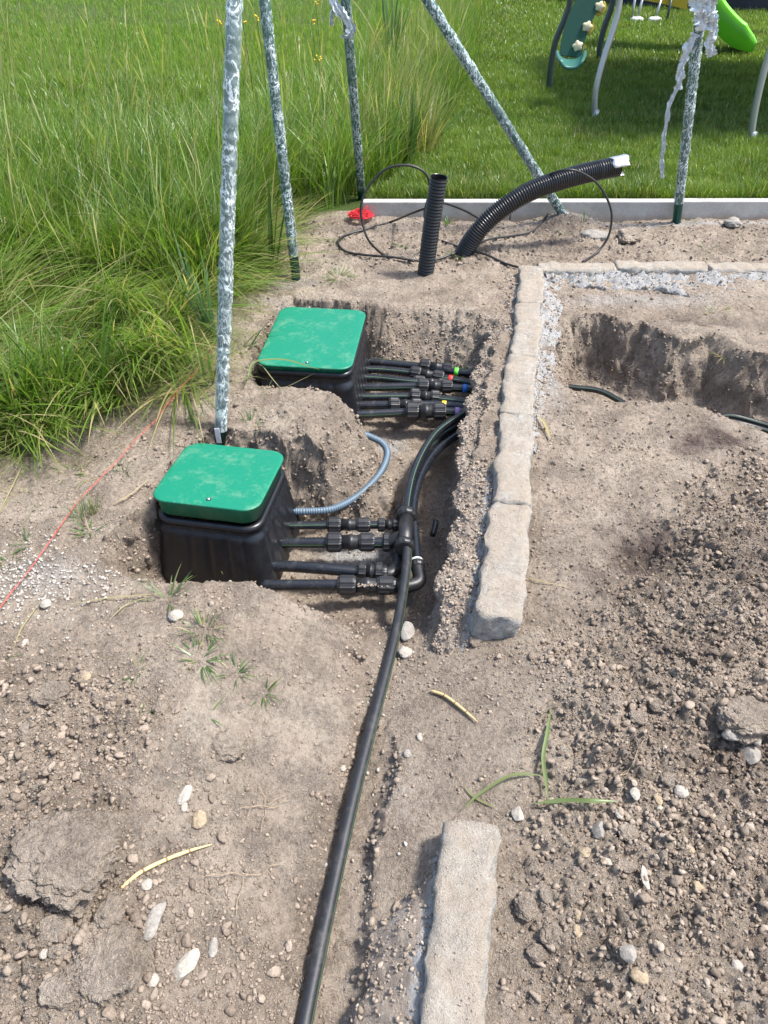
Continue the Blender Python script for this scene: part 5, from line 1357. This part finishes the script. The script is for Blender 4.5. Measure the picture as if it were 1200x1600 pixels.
# seed stems
st = Bag()
def stems(n, x0, x1, y0, y1, Lr, seg=6, dry=(.2, .9)):
    x = U(x0, x1, n); y = U(y0, y1, n); k = inside_meadow(x, y, -.05); x, y = x[k], y[k]; N = len(x)
    st.add(blades(np.stack([x, y, mead_h(x, y)], 1), U(Lr[0], Lr[1], N), g.normal(0, 1.3, N), U(.02, .25, N), U(.1, .7, N), U(.0018, .0026, N) * np.clip(y / 4, 1, 2), seg, 1.6, U(-1, 1, N), head=3.4), U(.3, 1, N), U(dry[0], dry[1], N))
stems(160, -2.6, .2, 3.4, 5.2, (.55, .85)); stems(600, -5, 1.2, 5, 9, (.5, .8))
stems(60, -2.4, -1.0, 2.6, 3.6, (.45, .8))
tag(st.build("seed_stems", M['grass']), 'thin grass stems with pale seed heads above the meadow', 'grass stems', None, 'stuff')
# straw coloured old clump along the lawn
dc = Bag()
for px, py, n, R0 in ((690, 235, 420, .16), (655, 180, 400, .2), (700, 130, 420, .25), (640, 110, 300, .25), (705, 60, 320, .3), (600, 235, 160, .12), (720, 25, 300, .4)):
    c = at(px, py, .1); N = n; a = U(0, 6.283, N); rr = R0 * np.sqrt(g.random(N))
    x = c.x - .22 + rr * np.cos(a); y = c.y + rr * np.sin(a)
    dc.add(blades(np.stack([x, y, np.full(N, .04)], 1), U(.22, .62, N), g.normal(.1, .9, N), U(.05, .5, N), U(.0, .5, N), U(.003, .006, N) * max(1, c.y / 6), 4, 1.2, U(-.8, .8, N)), U(.2, 1, N), np.clip(g.normal(.7, .35, N), 0, 1))
tag(dc.build("dry_grass", M['grass']), 'straw coloured old grass stalks along the edge between meadow and lawn', 'dry grass', None, 'stuff')
# dead straw litter on the bare soil at the left
lt = Bag()
x = U(-1.9, -.3, 2600); y = U(1.3, 3.6, 2600); dd = sdp(G_poly, x, y)
k = (dd < .42) & (g.random(2600) < np.exp(-np.maximum(dd, 0) / .16) * .9) & free(x, y) & (sdp(E_poly, x, y) > .02); x, y = x[k], y[k]; N = len(x)
lt.add(blades(np.stack([x, y, H(x, y) + .006], 1), U(.05, .22, N), U(0, 6.283, N), U(1.35, 1.55, N), U(-.1, .15, N), U(.0013, .003, N), 3, 1, U(-.5, .5, N)), U(0, 1, N), np.clip(g.normal(.6, .35, N), 0, 1))
tag(lt.build("straw_litter", M['grass']), 'dry straw and flattened blades lying on the soil at the meadow edge', 'straw', None, 'stuff')

# lawn
lw = Bag()
def lawn(n, y0, y1, wsc, hsc, seg, x1k):
    y = U(y0, y1, n); xl = xb(y) + .0; x = xl + g.random(n) * (x1k * y * .56 + .9 - xl + .3)
    k = (x > xl) & ((y > ky + .075)); x, y = x[k], y[k]; N = len(x)
    pat = fbm(x / .5, y / .5, 97, 3); pat2 = fbm(x / .12, y / .12, 98, 2)
    L = U(.035, .08, N) * hsc * (1 + .5 * pat2) * np.where(y < ky + .22, 1.6, 1)
    lw.add(blades(np.stack([x, y, np.full(N, .085)], 1), L, U(0, 6.283, N), U(0, .6, N), U(.1, 1.0, N), U(.0022, .0045, N) * wsc, seg, 1.2, U(-1, 1, N)),
           np.clip(.55 + .6 * pat + g.normal(0, .22, N), 0, 1), np.clip((g.random(N) < .08 + .12 * (pat < -.1)) * U(.3, .9, N), 0, 1))
lawn(95000, 4.62, 6.2, 1.0, 1.0, 3, 1); lawn(95000, 6.2, 8.5, 1.5, 1.0, 2, 1); lawn(85000, 8.5, 12.5, 2.4, 1.0, 2, 1); lawn(60000, 12.5, 20, 4.2, 1.1, 2, 1)
tag(lw.build("lawn_grass", M['lawn']), 'mown green lawn behind the concrete edging', 'lawn grass', None, 'stuff')
bag = Bag(); N = 500; x = U(0.1, 2.5, N); y = ky + .065 + .05 * g.random(N)
# ---------------------------------------------------------------- single plants
def tuft(name, px, py, n, L, label, cat='grass tuft', group=None, spread=.02, wd=(.0025, .0045), dry=.15, th=(.2, 1.0), az=None, z=None, m='leaf', seg=5, tint=(.1, .9)):
    p = at(px, py, 0)
    for _ in range(3): p = at(px, py, hz(p.x, p.y) if z is None else z)
    zz = hz(p.x, p.y) if z is None else z
    b = Bag(); N = n; a = U(0, 6.283, N); r_ = spread * np.sqrt(g.random(N))
    A = a if az is None else g.normal(az[0], az[1], N)
    b.add(blades(np.stack([p.x + r_ * np.cos(a), p.y + r_ * np.sin(a), np.full(N, zz - .004)], 1), U(L * .5, L, N), A, U(th[0], th[1], N), U(.3, 1.0, N), U(wd[0], wd[1], N), seg, 1.2, U(-.5, .5, N)), U(tint[0], tint[1], N), np.clip((g.random(N) < dry) * .9, 0, 1))
    o = b.build(name, M[m]); return tag(o, label, cat, group)
tuft("grass_tuft", 262, 935, 16, .11, 'grass tuft on the rim in front of the near valve box', th=(.2, 1.1))
tuft("grass_tuft", 318, 985, 26, .075, 'upper grass tuft of the group on the left mound, with yellowish blades', spread=.035, dry=.3)
tuft("grass_tuft", 312, 1030, 30, .085, 'widest grass tuft on the left mound, spreading flat', th=(.8, 1.4), spread=.03, dry=.2)
tuft("grass_tuft", 368, 1052, 18, .06, 'small grass tuft between the widest tuft and the round one on the left mound', th=(.5, 1.3))
tuft("grass_tuft", 412, 1082, 22, .06, 'rightmost grass tuft on the left mound', th=(.3, 1.3), dry=.3)
tuft("grass_tuft", 212, 1050, 12, .045, 'little grass tuft in the rough soil left of the mound tufts', th=(.3, 1.1))
tuft("grass_tuft", 222, 1130, 12, .05, 'lowest little grass tuft on the left soil', th=(.6, 1.3))
tuft("grass_tuft", 324, 1118, 8, .06, 'thin dark grass tuft above the big round clod', th=(1.0, 1.5), dry=.4)
tuft("grass_tuft", 128, 810, 60, .085, 'upright feathery green seedling tuft under the red string', th=(.0, .5), spread=.03, wd=(.001, .002))
tuft("grass_tuft", 148, 800, 50, .10, 'second feathery green seedling tuft right of the string', th=(.0, .35), spread=.015, wd=(.001, .002))
tuft("grass_tuft", 140, 832, 10, .075, 'leafy weed below the feathery tufts', th=(.3, 1.2), wd=(.004, .007))
tuft("grass_tuft", 42, 850, 12, .07, 'sparse grass tuft at the left edge above the white gravel', th=(.6, 1.4))
tuft("grass_tuft", 12, 880, 10, .06, 'grass tuft cut by the left picture edge', th=(.3, 1.2), dry=.4)
tuft("grass_tuft", 5, 1030, 10, .05, 'tiny grass tuft at the left picture edge above the rough soil', th=(.6, 1.3))
tuft("grass_tuft", 110, 740, 26, .08, 'yellowing tuft on the bare soil between meadow and string', th=(.9, 1.5), dry=.5)
tuft("grass_tuft", 194, 740, 10, .07, 'thin dark tuft near the left side of the near lid', th=(.1, .9))
tuft("grass_tuft", 530, 432, 44, .10, 'low bright tuft right of the second wrapped pole', th=(.8, 1.5), spread=.05)
tuft("grass_tuft", 520, 380, 14, .05, 'small weed left of the upright drain pipe', th=(.4, 1.3))
tuft("grass_tuft", 700, 352, 14, .06, 'leafy weed behind the upright drain pipe', th=(.2, 1.2), wd=(.006, .010))
tuft("grass_tuft", 715, 400, 16, .075, 'leafy weed at the foot of the curved drain pipe', th=(.4, 1.3), wd=(.007, .012))
tuft("grass_tuft", 634, 385, 9, .09, 'broad leaved weed left of the upright drain pipe foot', th=(1.0, 1.4), wd=(.009, .014))
tuft("grass_tuft", 912, 346, 9, .10, 'thin grass right of the slanting pole foot', th=(.0, .5))
tuft("grass_tuft", 880, 362, 14, .05, 'weed under the slanting pole foot', th=(.4, 1.3))
tuft("grass_tuft", 780, 372, 20, .06, 'weed under the curved drain pipe', th=(.4, 1.3))
tuft("grass_tuft", 1105, 392, 20, .06, 'weed on the strip in front of the right edging slab', th=(.5, 1.4), spread=.04)
tuft("grass_tuft", 1085, 345, 18, .05, 'row of small leaves at the foot of the edging right of the last pole', th=(.4, 1.3), spread=.06)
tuft("grass_tuft", 1105, 535, 22, .10, 'half dug out weed with yellow stalks on the wall of the right pit', th=(.6, 1.6), dry=.6, spread=.04)
tuft("grass_tuft", 1108, 625, 14, .08, 'yellowish root tuft at the floor of the right pit', th=(.8, 1.6), dry=.7, m='leaf')
tuft("grass_tuft", 392, 660, 14, .07, 'small yellow green tuft on the soil mound between the lids', th=(.4, 1.3))
tuft("grass_tuft", 410, 668, 14, .05, 'lower green tuft on the soil mound between the lids', th=(.7, 1.4))
tuft("grass_tuft", 310, 655, 14, .06, 'green tuft under the meadow grass beside the nearest wrapped pole', th=(.4, 1.3))
# reeds with broad leaves
def reed(px, py, z, L, azs, label, wd=.020, n=7, dry=0.05, th=(.0, .35), bend=(.1, .8)):
    p = at(px, py, z); b = Bag()
    az = np.array([azs[i % len(azs)] for i in range(n)]) + g.normal(0, .25, n)
    b.add(blades(np.stack([p.x + U(-.02, .02, n), p.y + U(-.02, .02, n), np.full(n, z - .01)], 1), U(L * .6, L, n), az, U(th[0], th[1], n), U(bend[0], bend[1], n), U(wd * .6, wd, n), 9, 1.6, U(-.7, .7, n)), U(.1, .8, n), np.clip((g.random(n) < dry) * .8, 0, 1))
    return tag(b.build("reed_plant", M['leaf']), label, 'reed plant', 'broad leaved reed plants at the meadow edge')
reed(335, 545, 0, .50, [2.6, 2.2, 1.7], 'broad leaved reed clump just left of the nearest wrapped pole', .014, 14, th=(.0, .4))
reed(325, 600, 0, .30, [0, 2.6, 1.4, 5.5], 'low reed shoot where the red string reaches the nearest pole', .012, 9, th=(.1, .9))
reed(300, 480, 0, .42, [3.0, .5, 2.0], 'reed clump in the grass left of the nearest wrapped pole', .012, 12)
reed(425, 425, 0, .62, [.3, .2, .5], 'tall blue green reed with one wide blade in front of the second wrapped pole', .036, 5, th=(.05, .22), bend=(.0, .2))
reed(560, 300, .05, .42, [2.5, 2.3], 'reed with a long pale yellow green leaf left of the third wrapped pole', .030, 3, th=(.5, .8), bend=(.2, .5))
reed(640, 255, .08, .55, [1.6, 2.8, .4, 5.0], 'dark reed clump at the foot of the straw coloured grass', .018, 18)
reed(665, 235, .08, .5, [1.6, .4, 2.6, 5.6], 'leafy green weed in front of the straw coloured grass', .022, 20, th=(.2, 1.1))
reed(610, 120, .08, 1.0, [1.6, .4, 2.9], 'tall dark reed clump behind the third wrapped pole at the top', .028, 16, th=(.0, .3))
reed(380, 545, 0, .22, [0.2, .7], 'reed leaves beside the far lid, pointing to the right', .014, 4, th=(.6, 1.1))
# leaf lying over the far lid
def strap_leaf(name, pts, wd, label, m='leaf', dry=.2, cat='leaf', z_w=.3):
    n = 30; W = catmull(pts, n); V = []; F = []
    for i, p in enumerate(W):
        tt = (W[min(n, i + 1)] - W[max(0, i - 1)]).normalized(); sv = tt.cross(Vector((0, 0, 1))).normalized(); w_ = wd * min(1, .15 + 3.2 * min(i / n, 1 - i / n))
        V += [p + sv * w_ / 2, p - Vector((0, 0, w_ * z_w)), p - sv * w_ / 2]
    for i in range(n):
        for j in range(2): F.append((i * 3 + j, i * 3 + j + 1, i * 3 + j + 4, i * 3 + j + 3))
    o = obj(name, (V, F), M[m], attrs=dict(tint=[.8] * len(V), dry=[dry] * len(V))); return tag(o, label, cat)
strap_leaf("grass_leaf", [at(376, 612, .0), at(388, 590, .05), at(396, 567, .075), at(425, 561, .075), at(452, 563, .068), at(480, 572, .056), at(500, 577, .053)], .012, 'long green leaf lying across the front of the far lid')
strap_leaf("grass_stalk", [at(396, 566, .066), at(410, 572, .045), at(426, 592, .02), at(443, 612, .005)], .004, 'thin pale stalk hanging over the front of the far valve box', dry=.6)
def on(px, py, dz=.006):
    p = at(px, py, 0)
    for _ in range(3): p = at(px, py, hz(p.x, p.y))
    p.z += dz; return p
strap_leaf("green_reed_stem", [on(856, 1262, .015), on(851, 1225, .02), on(847, 1190, .02), on(854, 1150, .015), on(860, 1110, .01)], .0095, 'green reed stem lying upright in the picture above the foreground stone', cat='reed stem')
strap_leaf("green_reed_stem", [on(722, 1268, .012), on(752, 1243, .015), on(800, 1217, .018), on(852, 1219, .02)], .0075, 'thin green stem bent like an arch left of the upright one', cat='reed stem', dry=.3)
strap_leaf("green_reed_stem", [on(832, 1263, .022), on(880, 1260, .028), on(920, 1261, .028), on(962, 1262, .028)], .011, 'flat green reed blade lying level right of the foreground stone', cat='reed stem', dry=.2)
strap_leaf("green_reed_stem", [on(724, 1228), on(742, 1248), on(775, 1264)], .005, 'short withered blade under the arched green stem', cat='reed stem', dry=.5)
strap_leaf("dry_stalk", [on(0, 806, .01), on(24, 770, .03), on(40, 735, .03)], .004, 'pale dry stalk at the left picture edge', cat='stalk', dry=.9)
strap_leaf("dry_stalk", [on(175, 792, .01), on(205, 780, .02), on(236, 754, .02)], .005, 'pale curved dry stalk beside the left side of the near lid', cat='stalk', dry=1)
strap_leaf("dry_stalk", [on(110, 948, .01), on(170, 938, .01), on(262, 934, .02)], .004, 'long straw stalk lying left of the grass tuft in front of the near box', cat='stalk', dry=.9)
strap_leaf("dry_stalk", [on(172, 972, .01), on(200, 948, .01), on(240, 934, .01)], .004, 'slanting straw stalk below the long one in front of the near box', cat='stalk', dry=.9)
strap_leaf("dry_stalk", [on(282, 918, .015), on(310, 905, .03), on(342, 898, .03), on(350, 904, .02)], .005, 'pale green bent stalk hanging over the rim at the near box', cat='stalk', dry=.4)
strap_leaf("dry_stalk", [on(22, 1020, .01), on(36, 985, .01), on(68, 940, .01)], .004, 'grey straw stalk below the white gravel patch', cat='stalk', dry=.9)
strap_leaf("dry_stalk", [on(820, 905, .008), on(850, 912, .008), on(892, 922, .008)], .004, 'thin brown twig on the smooth soil right of the long border row', cat='twig', dry=1)
strap_leaf("dry_stalk", [on(838, 655, .02), on(850, 668, .02), on(860, 690, .012)], .012, 'curved tan root piece beside the long border row', cat='root', dry=1)
# pale reed sticks with nodes
def stick(pts, r, label):
    W = catmull([on(a, b, r * .9 + .004) for a, b in pts], 60); t = thing("reed_stick", tuple(W[0]), label, 'reed stick', 'pale reed sticks')
    obj("stem", tube(W, [r * (1 - .75 * max(0, (i - 38) / 22) ** 1.5) * (1 if i > 2 else .7) for i in range(61)], 14, rf=lambda i, a: 1 + .05 * (i % 15 in (0,)) + .04 * math.sin(i * .7)), M['reed'], t)
    for k in (15, 30, 45):
        d = (W[k + 1] - W[k - 1]).normalized(); q = r * (1 - .75 * max(0, (k - 38) / 22) ** 1.5)
        obj("node", lathe(W[k] - d * .0018, W[k] + d * .0018, [(0, q * 1.12, 0), (.001, q * 1.22, 0), (.0026, q * 1.22, 0), (.0036, q * 1.1, 0)], 14), M['reednode'], t)
stick([(191, 1390), (220, 1366), (262, 1345), (300, 1331), (332, 1322)], .0042, 'pale jointed reed stick on the rough soil at the left, thinning to the right')
stick([(674, 1082), (695, 1090), (718, 1107), (746, 1131)], .0042, 'pale jointed reed stick on the trench floor between the two border stones')
# roots in the pit walls
def rootlet(px, py, n, label, L=60):
    rr = random.Random(px * 3 + py); parts = []
    for k in range(n):
        a = rr.uniform(0, 6.28); x, y = px, py; pts = []
        for j in range(5):
            pts.append(on(x, y, rr.uniform(.004, .02))); a += rr.uniform(-.7, .7); x += math.cos(a) * L / 5; y += math.sin(a) * L / 5
        parts.append(tube(catmull(pts, 20), .0007, 5))
    tag(obj("roots", merge(*parts), M['root']), label, 'roots')
rootlet(415, 1265, 6, 'thin branching roots at the dark hollow of the trench edge', 50); rootlet(380, 1370, 3, 'fine roots on the trench edge below the hollow', 80)
rootlet(990, 1190, 4, 'fine branching roots among the clods of the right heap', 45); rootlet(1010, 900, 2, 'pale rootlet in the dark hollow of the right soil', 40)
rootlet(480, 735, 7, 'roots hanging from the mound side next to the near lid', 45); rootlet(1080, 580, 6, 'roots hanging down the wall of the right pit', 60); rootlet(225, 850, 6, 'fine hair roots on the wall of the near box pit', 40)
# yellow flowers
def flower(px, py, Y, label):
    p = atY(px, py, Y); t = thing("yellow_flower", (p.x, p.y, .05), label, 'flower', 'yellow meadow flowers')
    base_ = Vector((p.x + .02, p.y, .05)); obj("stem", tube(catmull([base_, base_.lerp(p, .5) + Vector((.01, 0, 0)), p], 8), .002, 6), M['leaf'], t, attrs=None)
    rr = random.Random(px); parts = []
    V0, F0 = ico(1)
    for k in range(5): c_ = p + Vector((rr.uniform(-.025, .025), rr.uniform(-.02, .02), rr.uniform(-.015, .015))); parts.append(([c_ + Vector(v) * rr.uniform(.005, .009) for v in V0], F0))
    obj("blossom", merge(*parts), M['petal'], t)
for px, py, Y, lb in ((343, 36, 6.2, 'leftmost yellow flower at the top, just left of the nearest wrapped pole'), (379, 33, 6.2, 'yellow flower between the two left wrapped poles'), (497, 91, 5.6, 'yellow flower left of the third wrapped pole'), (487, 35, 6.6, 'yellow flower near the top, left of the torn film'), (401, 28, 6.3, 'pale yellow flower touching the second wrapped pole'), (493, 4, 7.2, 'highest yellow flower at the top picture edge')): flower(px, py, Y, lb)
